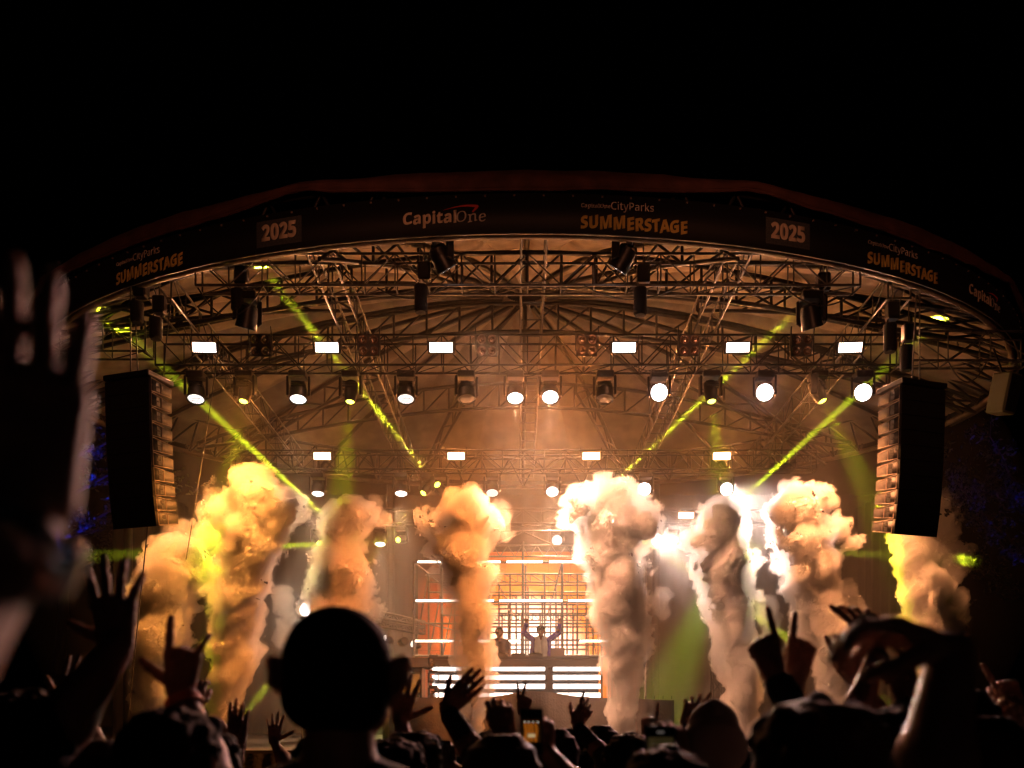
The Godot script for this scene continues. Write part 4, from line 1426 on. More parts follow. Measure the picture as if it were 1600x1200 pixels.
func build_trees() -> void:
	M.bark = grained(paint(0.09, 0.07, 0.055, 0.9), noise_tex(0.08, 0.4, 1.0, 17), 0.8)
	M.leaf = paint(0.06, 0.09, 0.04, 0.7)
	M.leaf.backlight_enabled = true
	M.leaf.backlight = Color(0.25, 0.3, 0.2)
	tree(Vector3(-19.5, 0, -38), 20.0, 3, "tree lit blue beyond the left loudspeaker column")
	tree(Vector3(23.4, 0, -40), 18.0, 8, "tree faintly lit blue at the right edge")
	for i in 2:
		var p: Vector3 = [Vector3(-24.5, 0, -34.0), Vector3(28.0, 0, -35.0)][i]
		var t := thing("tree_floodlight", "small blue floodlight at the foot of the %s tree" % ["left", "right"][i], "floodlight", p, "blue floodlights under the trees")
		var aim: Vector3 = [Vector3(-19.2, 12.5, -38), Vector3(23.2, 11.0, -40)][i]
		var dir := (aim - p - Vector3(0, 0.35, 0)).normalized()
		var turn := Basis.looking_at(dir)
		part("housing", bevel_box(Vector3(0.4, 0.3, 0.12), 0.02), M.black_metal, t, Transform3D(turn, Vector3(0, 0.35, 0)))
		part("lamp_glass", bevel_box(Vector3(0.34, 0.24, 0.01), 0.002), M.blue_lamp, t, Transform3D(turn, Vector3(0, 0.35, 0) + dir * 0.066))
		bar("stand", Vector3.ZERO, Vector3(0, 0.3, 0), 0.03, M.black_metal, t)
		lamp_spot(p + Vector3(0, 0.35, 0) + dir * 0.1, aim, 12.0, 0.8, 0.1, Color(0.05, 0.16, 1), [1700.0, 260.0][i], t)

# ---------------------------------------------------------------- people
const POSES := {
	# per finger from index to little: spread, then bend at the three joints, in degrees; last: the thumb's out, forward and bend
	"open": [[14, 6, 6, 4], [4, 4, 6, 4], [-7, 6, 8, 4], [-20, 8, 10, 5], [62, 12, 8]],
	"together": [[3, 4, 5, 3], [1, 3, 5, 3], [-2, 4, 5, 3], [-6, 6, 6, 4], [38, 14, 8]],
	"relaxed": [[12, 4, 14, 8], [4, 26, 28, 14], [-5, 38, 36, 18], [-16, 44, 40, 20], [50, 26, 18]],
	"loose": [[4, 34, 44, 24], [1, 42, 50, 28], [-2, 48, 54, 30], [-6, 52, 54, 30], [30, 34, 30]],
	"fist": [[2, 80, 95, 55], [0, 84, 98, 55], [-1, 86, 98, 55], [-4, 86, 98, 55], [22, 52, 50]],
	"point": [[2, 0, 4, 2], [0, 78, 95, 52], [-1, 84, 98, 55], [-4, 86, 98, 55], [20, 50, 46]],
	"two": [[9, 2, 4, 2], [-7, 2, 4, 2], [-1, 84, 98, 55], [-4, 86, 98, 55], [18, 52, 50]],
	"horns": [[4, 2, 6, 4], [0, 70, 80, 45], [-1, 72, 80, 45], [-14, 14, 18, 10], [58, 10, 6]],
	"claw": [[8, 26, 34, 22], [2, 30, 38, 24], [-3, 34, 42, 26], [-9, 38, 44, 26], [16, 62, 16]],
	"ring": [[4, 52, 62, 34], [2, 10, 18, 10], [-2, 70, 80, 40], [-6, 76, 84, 44], [30, 48, 40]],
	"grip": [[4, 56, 62, 30], [1, 60, 64, 32], [-2, 62, 66, 32], [-5, 64, 66, 32], [36, 46, 20]]}

func hand_bones(pose: String, s: float, k: float) -> Array:
	# wrist at the origin, fingers along +y, palm towards +z, thumb towards s times x
	var q: Array = POSES[pose]
	var out := []
	var base := [Vector3(0.031, 0.088, 0), Vector3(0.010, 0.093, -0.002), Vector3(-0.011, 0.089, -0.001), Vector3(-0.030, 0.080, 0.002)]
	var long := [[0.043, 0.026, 0.020], [0.048, 0.030, 0.022], [0.044, 0.028, 0.021], [0.034, 0.021, 0.018]]
	for i in 4:
		var b: Vector3 = base[i]
		b.x *= s
		out.append([Vector3(b.x * 0.55, 0.004, 0), b, 0.0165, 0.0125])
		if i < 3:
			var c: Vector3 = base[i + 1]
			c.x *= s
			out.append([b * 0.97, c * 0.97, 0.0118, 0.0118])
			out.append([b * 0.6, c * 0.6, 0.014, 0.014])
		var turn := Basis(Vector3.BACK, -s * deg_to_rad(q[i][0]))
		var a := 0.0
		var p := b
		var r := 0.0100 - 0.0004 * i
		for j in 3:
			a += deg_to_rad(q[i][j + 1])
			var e: Vector3 = p + turn * Vector3(0, cos(a), sin(a)) * float(long[i][j])
			out.append([p, e, r, r - 0.0009])
			p = e
			r -= 0.0009
	var o := deg_to_rad(q[4][0])
	var f := deg_to_rad(q[4][1])
	var d := Vector3(s * sin(o) * cos(f), cos(o), sin(f)).normalized()
	var p := Vector3(s * 0.020, 0.020, 0.006)
	for j in 3:
		var e: Vector3 = p + d * float([0.044, 0.034, 0.027][j])
		out.append([p, e, [0.0155, 0.0118, 0.0108][j], [0.0120, 0.0108, 0.0088][j]])
		p = e
		d = (d + Vector3(-s * 0.5, 0.35, 0.5) * deg_to_rad(q[4][2]) * 0.9).normalized()
	for b in out:
		b[0] *= k
		b[1] *= k
		b[2] *= k
		b[3] *= k
	return out

func head_bones(c: Vector3, k: float, big_ears := 1.0) -> Array:
	# c: middle of the head; the face looks along -z
	var b := [
		[Vector3(0, 0.022, 0.022), Vector3(0, 0.028, -0.022), 0.088, 0.080],
		[Vector3(0, -0.02, -0.028), Vector3(0, -0.085, -0.058), 0.062, 0.036],
		[Vector3(-0.03, -0.05, -0.02), Vector3(0.03, -0.05, -0.02), 0.048, 0.048],
		[Vector3(0, 0.012, -0.096), Vector3(0, -0.026, -0.114), 0.009, 0.013],
		[Vector3(-0.03, 0.022, -0.088), Vector3(0.03, 0.022, -0.088), 0.014, 0.014],
		[Vector3(-0.018, -0.058, -0.092), Vector3(0.018, -0.058, -0.092), 0.009, 0.009],
		[Vector3(-0.016, -0.068, -0.090), Vector3(0.016, -0.068, -0.090), 0.009, 0.009]]
	for s in [-1.0, 1.0]:
		b.append([Vector3(s * 0.078, 0.0, 0.0), Vector3(s * (0.086 + 0.012 * big_ears), 0.026, 0.018), 0.011, 0.010])
		b.append([Vector3(s * (0.086 + 0.012 * big_ears), 0.026, 0.018), Vector3(s * (0.088 + 0.010 * big_ears), -0.004, 0.020), 0.0105, 0.010])
		b.append([Vector3(s * (0.088 + 0.010 * big_ears), -0.004, 0.020), Vector3(s * 0.080, -0.040, 0.004), 0.010, 0.0095])
		b.append([Vector3(s * 0.030, 0.006, -0.086), Vector3(s * 0.034, 0.006, -0.085), 0.011, 0.011])
	for q in b:
		q[0] = c + q[0] * k
		q[1] = c + q[1] * k
		q[2] *= k
		q[3] *= k
	return b

func hair_bones(kind: String, c: Vector3, k: float) -> Array:
	var b := []
	match kind:
		"crop":
			b = [[Vector3(0, 0.030, 0.028), Vector3(0, 0.040, -0.020), 0.0885, 0.078], [Vector3(-0.03, -0.03, 0.045), Vector3(0.03, -0.03, 0.045), 0.058, 0.058]]
		"short":
			b = [[Vector3(0, 0.032, 0.028), Vector3(0, 0.048, -0.024), 0.095, 0.082], [Vector3(-0.04, -0.02, 0.048), Vector3(0.04, -0.02, 0.048), 0.058, 0.058], [Vector3(-0.02, 0.10, -0.06), Vector3(0.05, 0.095, -0.06), 0.028, 0.024]]
		"long":
			b = [[Vector3(0, 0.034, 0.026), Vector3(0, 0.046, -0.022), 0.098, 0.086], [Vector3(-0.05, 0.0, 0.04), Vector3(-0.075, -0.24, 0.06), 0.062, 0.045], [Vector3(0.05, 0.0, 0.04), Vector3(0.075, -0.24, 0.06), 0.062, 0.045], [Vector3(0, -0.02, 0.05), Vector3(0, -0.27, 0.075), 0.065, 0.05]]
		"curly":
			b = [[Vector3(0, 0.035, 0.03), Vector3(0, 0.05, -0.02), 0.108, 0.095], [Vector3(0, -0.05, 0.05), Vector3(0, -0.08, 0.05), 0.085, 0.075]]
			var rng := RandomNumberGenerator.new()
			rng.seed = 77
			for i in 90:
				var v := Vector3(rng.randf_range(-1, 1), rng.randf_range(-0.6, 1), rng.randf_range(-0.45, 1)).normalized()
				var p := Vector3(0, 0.03, 0.025) + v * rng.randf_range(0.098, 0.120)
				b.append([p, p + v.cross(Vector3(0.3, 1, 0.2)).normalized() * 0.012, 0.016, 0.012])
		"cap":
			b = [[Vector3(0, 0.042, 0.022), Vector3(0, 0.05, -0.022), 0.094, 0.086], [Vector3(-0.05, 0.055, -0.115), Vector3(0.05, 0.055, -0.115), 0.016, 0.016], [Vector3(-0.045, 0.05, -0.16), Vector3(0.045, 0.05, -0.16), 0.012, 0.012], [Vector3(0, 0.135, 0.0), Vector3(0, 0.14, 0.0), 0.010, 0.008]]
		"beanie":
			b = [[Vector3(0, 0.040, 0.022), Vector3(0, 0.075, 0.006), 0.101, 0.082], [Vector3(-0.03, -0.005, 0.035), Vector3(0.03, -0.005, 0.035), 0.078, 0.078], [Vector3(0, 0.01, -0.02), Vector3(0, 0.07, -0.01), 0.095, 0.08], [Vector3(0, 0.10, 0.01), Vector3(0, 0.130, 0.02), 0.062, 0.034]]
	# locks and tufts that break up the outline
	var rnd := RandomNumberGenerator.new()
	rnd.seed = 5
	if kind == "long":
		for i in 34:
			var a := lerpf(-0.35, PI + 0.35, i / 33.0) + rnd.randf_range(-0.06, 0.06)
			var p := Vector3(0.01, 0.128, 0.0)
			for j in 4:
				var v := [0.45, 0.95, 1.45, 1.9][j] as float
				var rr := 0.105 if j < 3 else 0.100
				var e := Vector3(cos(a) * sin(v) * rr, 0.036 + cos(v) * rr, 0.012 + sin(a) * sin(v) * rr) + Vector3(rnd.randf_range(-0.004, 0.004), 0, rnd.randf_range(-0.004, 0.004))
				if j == 3: e.y -= 0.10
				b.append([p, e, 0.008, 0.009])
				p = e
	elif kind == "short" or kind == "crop":
		for i in 150:
			var v := Vector3(rnd.randf_range(-1, 1), rnd.randf_range(-0.5, 1), rnd.randf_range(-0.5, 1)).normalized()
			var p := Vector3(0, 0.034, 0.022) + v * 0.088
			if kind == "short": b.append([p, p + (v + Vector3(rnd.randf_range(-0.5, 0.5), -0.3, rnd.randf_range(-0.5, 0.5))) * 0.012, 0.012, 0.008])
	for q in b:
		q[0] = c + q[0] * k
		q[1] = c + q[1] * k
		q[2] *= k
		q[3] *= k
	return b

func elbow(s: Vector3, w: Vector3, l1: float, l2: float, pole: Vector3) -> Vector3:
	var d := w - s
	var len := d.length()
	if len >= l1 + l2 - 0.004:
		return s + d * (l1 / (l1 + l2))
	var a := (l1 * l1 - l2 * l2 + len * len) / (2.0 * len)
	var h := sqrt(maxf(0.0, l1 * l1 - a * a))
	var n := d / len
	var out := (pole - n * pole.dot(n)).normalized()
	return s + n * a + out * h

func join(meshes: Array) -> ArrayMesh:
	var st := SurfaceTool.new()
	st.begin(Mesh.PRIMITIVE_TRIANGLES)
	for m in meshes:
		if m.get_surface_count(): st.append_from(m, 0, Transform3D())
	return st.commit()

var skins := []
var tops := []
var hairs := {}

func people_materials() -> void:
	var pores := noise_tex(0.12, 0.75, 1.0, 31)
	for c in [[0.42, 0.22, 0.15], [0.34, 0.17, 0.11], [0.24, 0.115, 0.07]]:
		var m := grained(paint(c[0], c[1], c[2], 0.62), pores, 3.0)
		m.subsurf_scatter_enabled = true
		m.subsurf_scatter_strength = 0.12
		skins.append(m)
	for c in [[0.012, 0.012, 0.013], [0.03, 0.026, 0.03], [0.11, 0.10, 0.10]]: tops.append(grained(paint(c[0], c[1], c[2], 0.85), pores, 6.0))
	M.jeans = grained(paint(0.02, 0.025, 0.045, 0.85), pores, 6.0)
	M.hair_dark = grained(paint(0.010, 0.008, 0.007, 0.8), noise_tex(0.2, 0.4, 1.0, 5), 9.0)
	M.hair_brown = grained(paint(0.035, 0.018, 0.010, 0.72), noise_tex(0.2, 0.4, 1.0, 5), 9.0)
	M.hair_dark.metallic_specular = 0.25
	M.hair_brown.metallic_specular = 0.3
	hairs = {"crop": M.hair_dark, "short": M.hair_dark, "long": M.hair_brown, "curly": M.hair_dark, "cap": grained(paint(0.28, 0.24, 0.22, 0.8), pores, 6.0), "beanie": grained(paint(0.10, 0.09, 0.085, 0.9), pores, 8.0)}

func figure(label: String, feet: Vector3, tall: float, kind: String, top: Material, skin: Material, cell: float, arms: Array, face_turn := 0.0, group := "people in the crowd") -> Node3D:
	# the figure looks along -z; wrists are given in the scene's metres
	var t := thing("person", label, "person", feet, group)
	var k := tall / 1.78
	var c := Vector3(0, 1.665, -0.015) * k
	var near := cell < 0.015
	var fine := 0.0042 if near else (0.0055 if cell < 0.019 else 0.0075)
	var body := []
	var shirt := []
	var col := func(a: Vector3, b: Vector3, r0: float, r1: float, cloth: float):
		body.append([a * k, b * k, r0 * k, r1 * k])
		if cloth > 0.0: shirt.append([a * k, b * k, (r0 + cloth) * k, (r1 + cloth) * k])
	for s in [-1.0, 1.0]:
		col.call(Vector3(s * 0.085, 0.98, 0.01), Vector3(s * 0.105, 1.20, 0.0), 0.098, 0.098, 0.012)
		col.call(Vector3(s * 0.105, 1.20, 0.0), Vector3(s * 0.110, 1.36, 0.0), 0.098, 0.088, 0.012)
		col.call(Vector3(s * 0.06, 1.44, 0.01), Vector3(s * 0.175, 1.425, 0.005), 0.058, 0.060, 0.010)
		col.call(Vector3(s * 0.02, 1.50, 0.0), Vector3(s * 0.12, 1.455, 0.01), 0.042, 0.045, 0.008)
		body.append([Vector3(s * 0.09, 0.93, 0) * k, Vector3(s * 0.10, 0.50, -0.01) * k, 0.085 * k, 0.056 * k])
		body.append([Vector3(s * 0.10, 0.50, -0.01) * k, Vector3(s * 0.10, 0.09, 0.02) * k, 0.055 * k, 0.040 * k])
		body.append([Vector3(s * 0.10, 0.035, 0.03) * k, Vector3(s * 0.115, 0.030, -0.14) * k, 0.036 * k, 0.030 * k])
	body.append([Vector3(0, 1.47, 0.012) * k, Vector3(0, 1.60, -0.008) * k, 0.062 * k, 0.056 * k])
	var extra := []
	for side in [-1, 1]:
		var sh := Vector3(side * 0.185, 1.425, 0.005) * k
		var done := false
		for a in arms:
			if a[0] != side: continue
			done = true
			var thick: float = a[6]
			var w: Vector3 = a[1] - feet
			var u: Vector3 = a[2].normalized()
			var palm := Vector3(-0.2, -1, 0.1) if a[4] == "claw" else Vector3(0, 0, a[3])
			palm = (palm - u * palm.dot(u)).normalized()
			var reach := (w - sh).length()
			var grow := maxf(1.0, reach / (0.565 * k))
			var l1 := 0.30 * k * grow
			var l2 := 0.265 * k * grow
			var e := elbow(sh, w, l1, l2, Vector3(0.2, -0.2, 1.0) if a[7] == "watch" else Vector3(side * 0.8, -0.35, 0.45))
			body.append([sh, e, 0.052 * k * thick, 0.042 * k * thick])
			var belly := e.lerp(w, 0.28)
			body.append([e, belly, 0.042 * k * thick, 0.045 * k * thick])
			body.append([belly, w, 0.045 * k * thick, 0.029 * k * thick])
			shirt.append([sh, sh.lerp(e, 0.55), 0.062 * k * thick, 0.058 * k * thick])
			if a[7] == "sleeve":
				shirt.append([sh.lerp(e, 0.55), e, 0.058 * k * thick, 0.052 * k * thick])
				shirt.append([e, e.lerp(w, 0.86), 0.054 * k * thick, 0.040 * k * thick])
			var hb := hand_bones(a[4], a[5] * a[3], k * lerpf(1.0, thick, 0.5) * 1.02)
			var turn := Basis(u.cross(palm), u, palm)
			for b in hb:
				b[0] = w + turn * b[0]
				b[1] = w + turn * b[1]
			hb.append([w - (w - e).normalized() * 0.05 * k, w + u * 0.012, 0.0305 * k * thick, 0.025 * k * thick])
			extra.append(flesh(hb, fine, 0.007))
			if a[7] in ["band", "bracelet", "watch"]:
				var ax := (w - e).normalized()
				var at := w - ax * 0.035
				var r := 0.036 * k * thick
				var bx := ax.cross(Vector3.BACK).normalized()
				var frame := Basis(bx, ax, bx.cross(ax))
				if a[7] == "band": part("wristband", lathe([[r, -0.012], [r + 0.004, -0.010], [r + 0.004, 0.010], [r, 0.012]], 24), M.wristband, t, Transform3D(frame, at))
				elif a[7] == "bracelet":
					for j in 16: part("bead", lathe([[0.0, -0.006], [0.005, -0.004], [0.0065, 0.0], [0.005, 0.004], [0.0, 0.006]], 8), M.black_plastic, t, Transform3D(Basis(), at + frame * Vector3(cos(TAU * j / 16.0), 0, sin(TAU * j / 16.0)) * r))
				else:
					part("watch_strap", lathe([[r, -0.010], [r + 0.004, -0.009], [r + 0.004, 0.009], [r, 0.010]], 24), M.watch, t, Transform3D(frame, at))
					var out := Vector3(0.75, 0.2, -0.62)
					out = (out - ax * out.dot(ax)).normalized()
					var wb := Basis(ax.cross(out), out, ax)
					part("watch_case", lathe([[0.0, 0.012], [0.017, 0.011], [0.021, 0.006], [0.021, 0.0]], 24), M.watch, t, Transform3D(wb, at + out * (r + 0.002)))
		if not done:
			var e := Vector3(side * 0.24, 1.14, 0.03) * k
			var w := Vector3(side * 0.235, 0.89, -0.06) * k
			body.append([sh, e, 0.052 * k, 0.042 * k])
			body.append([e, w, 0.043 * k, 0.028 * k])
			shirt.append([sh, sh.lerp(e, 0.55), 0.062 * k, 0.058 * k])
			var hb := hand_bones("loose", -side, k)
			var turn := Basis(Vector3(0, 0, 1), Vector3(0, -1, 0), Vector3(1, 0, 0)) if side < 0 else Basis(Vector3(0, 0, -1), Vector3(0, -1, 0), Vector3(-1, 0, 0))
			for b in hb:
				b[0] = w + turn * b[0]
				b[1] = w + turn * b[1]
			hb.append([w.lerp(e, 0.15), w, 0.029 * k, 0.026 * k])
			extra.append(flesh(hb, 0.009, 0.007))
	var head := head_bones(Vector3.ZERO, k, 1.7 if kind == "crop" else 0.6)
	var hair := hair_bones(kind, Vector3.ZERO, k)
	var nod := Basis(Vector3.UP, face_turn)
	for b in head + hair:
		b[0] = c + nod * b[0]
		b[1] = c + nod * b[1]
	head.append([Vector3(0, 1.50, 0.008) * k, Vector3(0, 1.60, -0.008) * k, 0.061 * k, 0.056 * k])
	extra.append(flesh(head, 0.006 if near else 0.009, 0.016))
	part("body", join([flesh(body, cell, 0.03)] + extra), skin, t)
	part("shirt", flesh(shirt, maxf(cell, 0.014), 0.03), top, t)
	var legs := []
	for s in [-1.0, 1.0]:
		legs.append([Vector3(s * 0.085, 0.98, 0.01) * k, Vector3(s * 0.09, 0.92, 0.0) * k, 0.108 * k, 0.10 * k])
		legs.append([Vector3(s * 0.09, 0.93, 0) * k, Vector3(s * 0.10, 0.50, -0.01) * k, 0.098 * k, 0.070 * k])
		legs.append([Vector3(s * 0.10, 0.50, -0.01) * k, Vector3(s * 0.10, 0.10, 0.02) * k, 0.069 * k, 0.060 * k])
	part("trousers", flesh(legs, 0.024, 0.03), M.jeans, t)
	part({"cap": "baseball_cap", "beanie": "beanie"}.get(kind, "hair"), flesh(hair, 0.006 if near else (0.0068 if cell < 0.021 else 0.009), 0.012), hairs[kind], t)
	return t

const CROWD := [
	["short-haired person with prominent ears seen from behind, before the third smoke column", -0.332, -1.66, 2.0, "crop", 0, 1, 0.012, []],
	["person reaching into the picture at the far left, with a shiny wristwatch", -0.639, -0.443, 1.8, "short", 1, 2, 0.012, [[1, Vector3(-0.317, 1.933, -0.58), Vector3(-0.1, 0.995, -0.15), -1, "together", -1, 0.85, "watch"]]],
	["person with a wide open hand and spread fingers before the left smoke", -0.727, -1.879, 1.8, "short", 0, 2, 0.014, [[-1, Vector3(-0.896, 1.954, -2.0), Vector3(-0.144, 0.99, -0.15), -1, "open", -1, 1.25, ""]]],
	["person making a horned hand sign, with an orange wristband", -0.954, -2.005, 1.72, "long", 1, 2, 0.014, [[1, Vector3(-0.812, 1.858, -2.15), Vector3(0.02, 1.0, -0.15), -1, "horns", -1, 1.15, "band"]]],
	["person with both wrists crossed and index fingers pointing up", 0.765, -2.361, 1.78, "short", 0, 2, 0.016, [[1, Vector3(0.711, 1.921, -2.5), Vector3(-0.223, 0.975, -0.15), -1, "point", 1, 1.05, "sleeve"], [-1, Vector3(0.81, 1.923, -2.6), Vector3(0.21, 0.978, -0.15), -1, "point", -1, 1.0, ""]]],
	["person with thick curly hair close to the camera below the crossed wrists", 0.512, -1.55, 1.8, "curly", 0, 2, 0.014, []],
	["person with a big curled hand arching over the rightmost smoke", 0.879, -1.282, 1.74, "short", 1, 2, 0.014, [[-1, Vector3(0.654, 1.896, -1.35), Vector3(-0.922, 0.388, -0.15), -1, "claw", -1, 1.2, ""]]],
	["person with a slim raised wrist and dark bracelet at the right", 1.175, -2.388, 1.84, "long", 2, 2, 0.016, [[-1, Vector3(1.007, 2.0, -2.5), Vector3(-0.504, 0.864, -0.15), -1, "relaxed", -1, 0.8, "bracelet"]]],
	["person pointing up towards the tall white smoke column", 0.925, -2.736, 1.78, "long", 1, 1, 0.018, [[1, Vector3(1.094, 1.92, -2.9), Vector3(-0.361, 0.933, -0.15), -1, "point", -1, 0.85, ""]]],
	["person in black sleeve with a loose fist under the big curled hand", 1.295, -2.205, 1.72, "short", 0, 2, 0.016, [[-1, Vector3(1.021, 1.85, -2.35), Vector3(-0.196, 0.981, -0.15), -1, "ring", 1, 1.0, "sleeve"]]],
	["person with bare arm and open hand right of the short-haired head", -0.686, -3.104, 1.72, "short", 2, 1, 0.018, [[1, Vector3(-0.447, 1.781, -3.4), Vector3(0.114, 0.994, -0.15), -1, "open", 1, 1.0, ""]]],
	["person with smooth parted hair reaching up with a flat tilted hand", -0.369, -2.984, 1.72, "long", 0, 2, 0.018, [[1, Vector3(-0.258, 1.827, -3.2), Vector3(0.69, 0.723, -0.15), -1, "together", -1, 1.0, "sleeve"]]],
	["person with a raised closed hand left of the upright phone", -0.359, -2.574, 1.72, "short", 1, 2, 0.018, [[1, Vector3(-0.037, 1.734, -2.9), Vector3(-0.258, 0.966, -0.15), -1, "loose", -1, 1.1, ""]]],
	["person with a distant two-finger sign above the upright phone", -0.127, -4.349, 1.72, "short", 0, 1, 0.022, [[1, Vector3(0.026, 1.813, -4.6), Vector3(0.067, 0.998, -0.15), -1, "two", -1, 0.9, ""]]],
	["person with spread fingers on a thin arm before the riser", 0.156, -3.884, 1.72, "long", 0, 2, 0.02, [[1, Vector3(0.27, 1.764, -4.2), Vector3(0.514, 0.857, -0.15), -1, "relaxed", -1, 0.9, "sleeve"]]],
	["person with a small raised hand just right of the riser middle", 0.336, -5.382, 1.72, "short", 2, 0, 0.024, [[1, Vector3(0.472, 1.56, -5.8), Vector3(0.067, 0.998, -0.15), -1, "together", 1, 1.0, ""]]],
	["person with a small raised fist beside another small hand", 0.477, -5.188, 1.72, "long", 1, 0, 0.024, [[1, Vector3(0.572, 1.56, -5.6), Vector3(-0.067, 0.998, -0.15), -1, "fist", 1, 1.0, ""]]],
	["person with open fingers at the foot of the fifth smoke column", 0.967, -5.78, 1.72, "short", 2, 0, 0.024, [[-1, Vector3(0.788, 1.49, -6.2), Vector3(0.0, 1.0, -0.15), -1, "open", -1, 1.0, ""]]],
	["person pointing one finger up beside the lower right phone", 0.736, -4.02, 1.72, "short", 0, 1, 0.022, [[-1, Vector3(0.635, 1.699, -4.4), Vector3(0.132, 0.991, -0.15), -1, "point", 1, 1.0, ""]]],
	["person with a bent raised wrist before the green light", 0.439, -3.496, 1.72, "short", 0, 2, 0.02, [[1, Vector3(0.714, 1.767, -3.8), Vector3(0.39, 0.921, -0.15), -1, "relaxed", 1, 1.0, "sleeve"]]],
	["person with a tiny two-finger sign behind the beanie", 1.381, -6.184, 1.72, "short", 1, 1, 0.024, [[1, Vector3(1.518, 1.659, -6.6), Vector3(0.0, 1.0, -0.15), -1, "two", 1, 1.0, ""]]],
	["frizzy-haired person raising a slim dark hand before the second smoke column", -1.081, -3.134, 1.72, "curly", 1, 2, 0.02, [[-1, Vector3(-1.1, 1.685, -3.5), Vector3(0.0, 1.0, -0.15), -1, "together", -1, 1.0, ""]]],
	["person with lifted fingers above the lit phone at the far left", -1.675, -2.811, 1.72, "long", 0, 2, 0.018, [[1, Vector3(-1.534, 1.843, -3.0), Vector3(0.367, 0.93, -0.15), -1, "open", -1, 0.85, ""]]],
	["person at the right edge with two lifted hands, lower one half closed", 1.591, -2.67, 1.72, "short", 1, 1, 0.018, [[-1, Vector3(1.616, 1.825, -2.9), Vector3(-0.394, 0.919, -0.15), -1, "point", -1, 1.0, ""], [1, Vector3(1.576, 1.74, -2.8), Vector3(-0.275, 0.962, -0.15), -1, "loose", 1, 1.0, ""]]],
	["person with tiny raised fingers beside the third smoke foot", -1.61, -4.982, 1.72, "short", 0, 1, 0.024, [[1, Vector3(-1.473, 1.646, -5.4), Vector3(0.0, 1.0, -0.15), -1, "open", 1, 1.0, ""]]],
	["person with a half hidden hand behind the horned hand sign", -1.413, -3.372, 1.72, "short", 0, 1, 0.022, [[1, Vector3(-1.306, 1.821, -3.6), Vector3(0.033, 0.999, -0.15), -1, "loose", 1, 1.0, ""]]],
	["long-haired person holding up the big phone in the middle of the crowd", -0.051, -2.557, 1.72, "long", 1, 2, 0.018, [[1, Vector3(0.089, 1.69, -2.95), Vector3(-0.132, 0.991, -0.15), -1, "grip", -1, 1.0, ""]]],
	["person holding up the phone right of the fifth smoke column", 0.307, -1.854, 1.72, "short", 2, 2, 0.018, [[1, Vector3(0.405, 1.678, -2.25), Vector3(-0.27, 0.963, -0.15), -1, "grip", -1, 1.0, ""]]],
	["person holding up the phone at the far left", -1.711, -3.024, 1.72, "short", 0, 2, 0.02, [[1, Vector3(-1.589, 1.795, -3.3), Vector3(-0.1, 0.995, -0.15), -1, "grip", -1, 1.0, ""]]],
	["person holding a dark phone beside the cap wearer", -0.426, -3.888, 1.72, "short", 0, 2, 0.022, [[1, Vector3(-0.332, 1.567, -4.3), Vector3(-0.08, 0.997, -0.15), -1, "grip", -1, 1.0, ""]]],
	["person in a pale baseball cap at the foot of the fourth smoke column", -0.227, -5.3, 1.657, "cap", 2, 0, 0.026, []],
	["person with curly hair just right of the baseball cap", -0.102, -4.6, 1.664, "curly", 0, 1, 0.026, []],
	["person in a grey beanie before the sixth smoke column", 0.656, -3.0, 1.81, "beanie", 2, 2, 0.02, []],
	["person with dark hair behind the curly-haired one, at the right", 0.794, -1.9, 1.801, "short", 0, 0, 0.02, []],
	["person with dark hair just right of the short-haired neck", -0.629, -4.0, 1.68, "short", 0, 1, 0.026, []],
	["person with round dark head below the spread-finger hand", 0.393, -5.0, 1.604, "short", 1, 2, 0.026, []],
	["person with reddish frizzy hair below the fifth smoke column", 0.495, -4.2, 1.655, "curly", 2, 0, 0.026, []],
	["person with low dark head right of the beanie", 1.1, -4.4, 1.622, "short", 0, 1, 0.026, []],
	["person with dark head in the lower left corner", -1.045, -1.9, 1.837, "short", 1, 2, 0.02, []],
	["person with long dark hair in the lower right corner", 1.155, -2.2, 1.77, "long", 0, 0, 0.02, []],
	["person with dark head under the loose fist", 1.603, -3.4, 1.696, "short", 1, 1, 0.026, []],
	["person far back between the parted hair and the cap", -0.399, -6.2, 1.517, "short", 0, 2, 0.026, []],
	["person far back left of the lower right phone", 0.857, -6.0, 1.512, "short", 0, 0, 0.026, []]]

func build_crowd() -> void:
	people_materials()
	M.wristband = paint(0.42, 0.10, 0.03, 0.7)
	M.watch = paint(0.75, 0.74, 0.72, 0.16, 0.9)
	var i := 0
	for q in CROWD:
		figure(q[0], Vector3(q[1], 0, q[2]), q[3], q[4], tops[q[5]], skins[q[6]], q[7], q[8], [0.0, 0.25, -0.2, 0.1, -0.3][i % 5])
		i += 1

func smartphone(at: Vector3, toward: Vector3, screen: Material, label: String) -> void:
	var t := thing("smartphone", label, "phone", at, "phones held up in the crowd")
	var b := Basis.looking_at((at - toward).normalized())
	part("case", bevel_box(Vector3(0.077, 0.156, 0.010), 0.003), M.black_plastic, t, Transform3D(b, Vector3.ZERO))
	var st := SurfaceTool.new()
	st.begin(Mesh.PRIMITIVE_TRIANGLES)
	var q := [Vector3(-0.034, -0.073, 0), Vector3(0.034, -0.073, 0), Vector3(0.034, 0.073, 0), Vector3(-0.034, 0.073, 0)]
	var uv := [Vector2(0, 1), Vector2(1, 1), Vector2(1, 0), Vector2(0, 0)]
	for k in [0, 2, 1, 0, 3, 2]:
		st.set_normal(Vector3.BACK)
		st.set_uv(uv[k])
		st.add_vertex(q[k])
	part("screen", st.commit(), screen, t, Transform3D(b, b * Vector3(0, 0, 0.0065)))

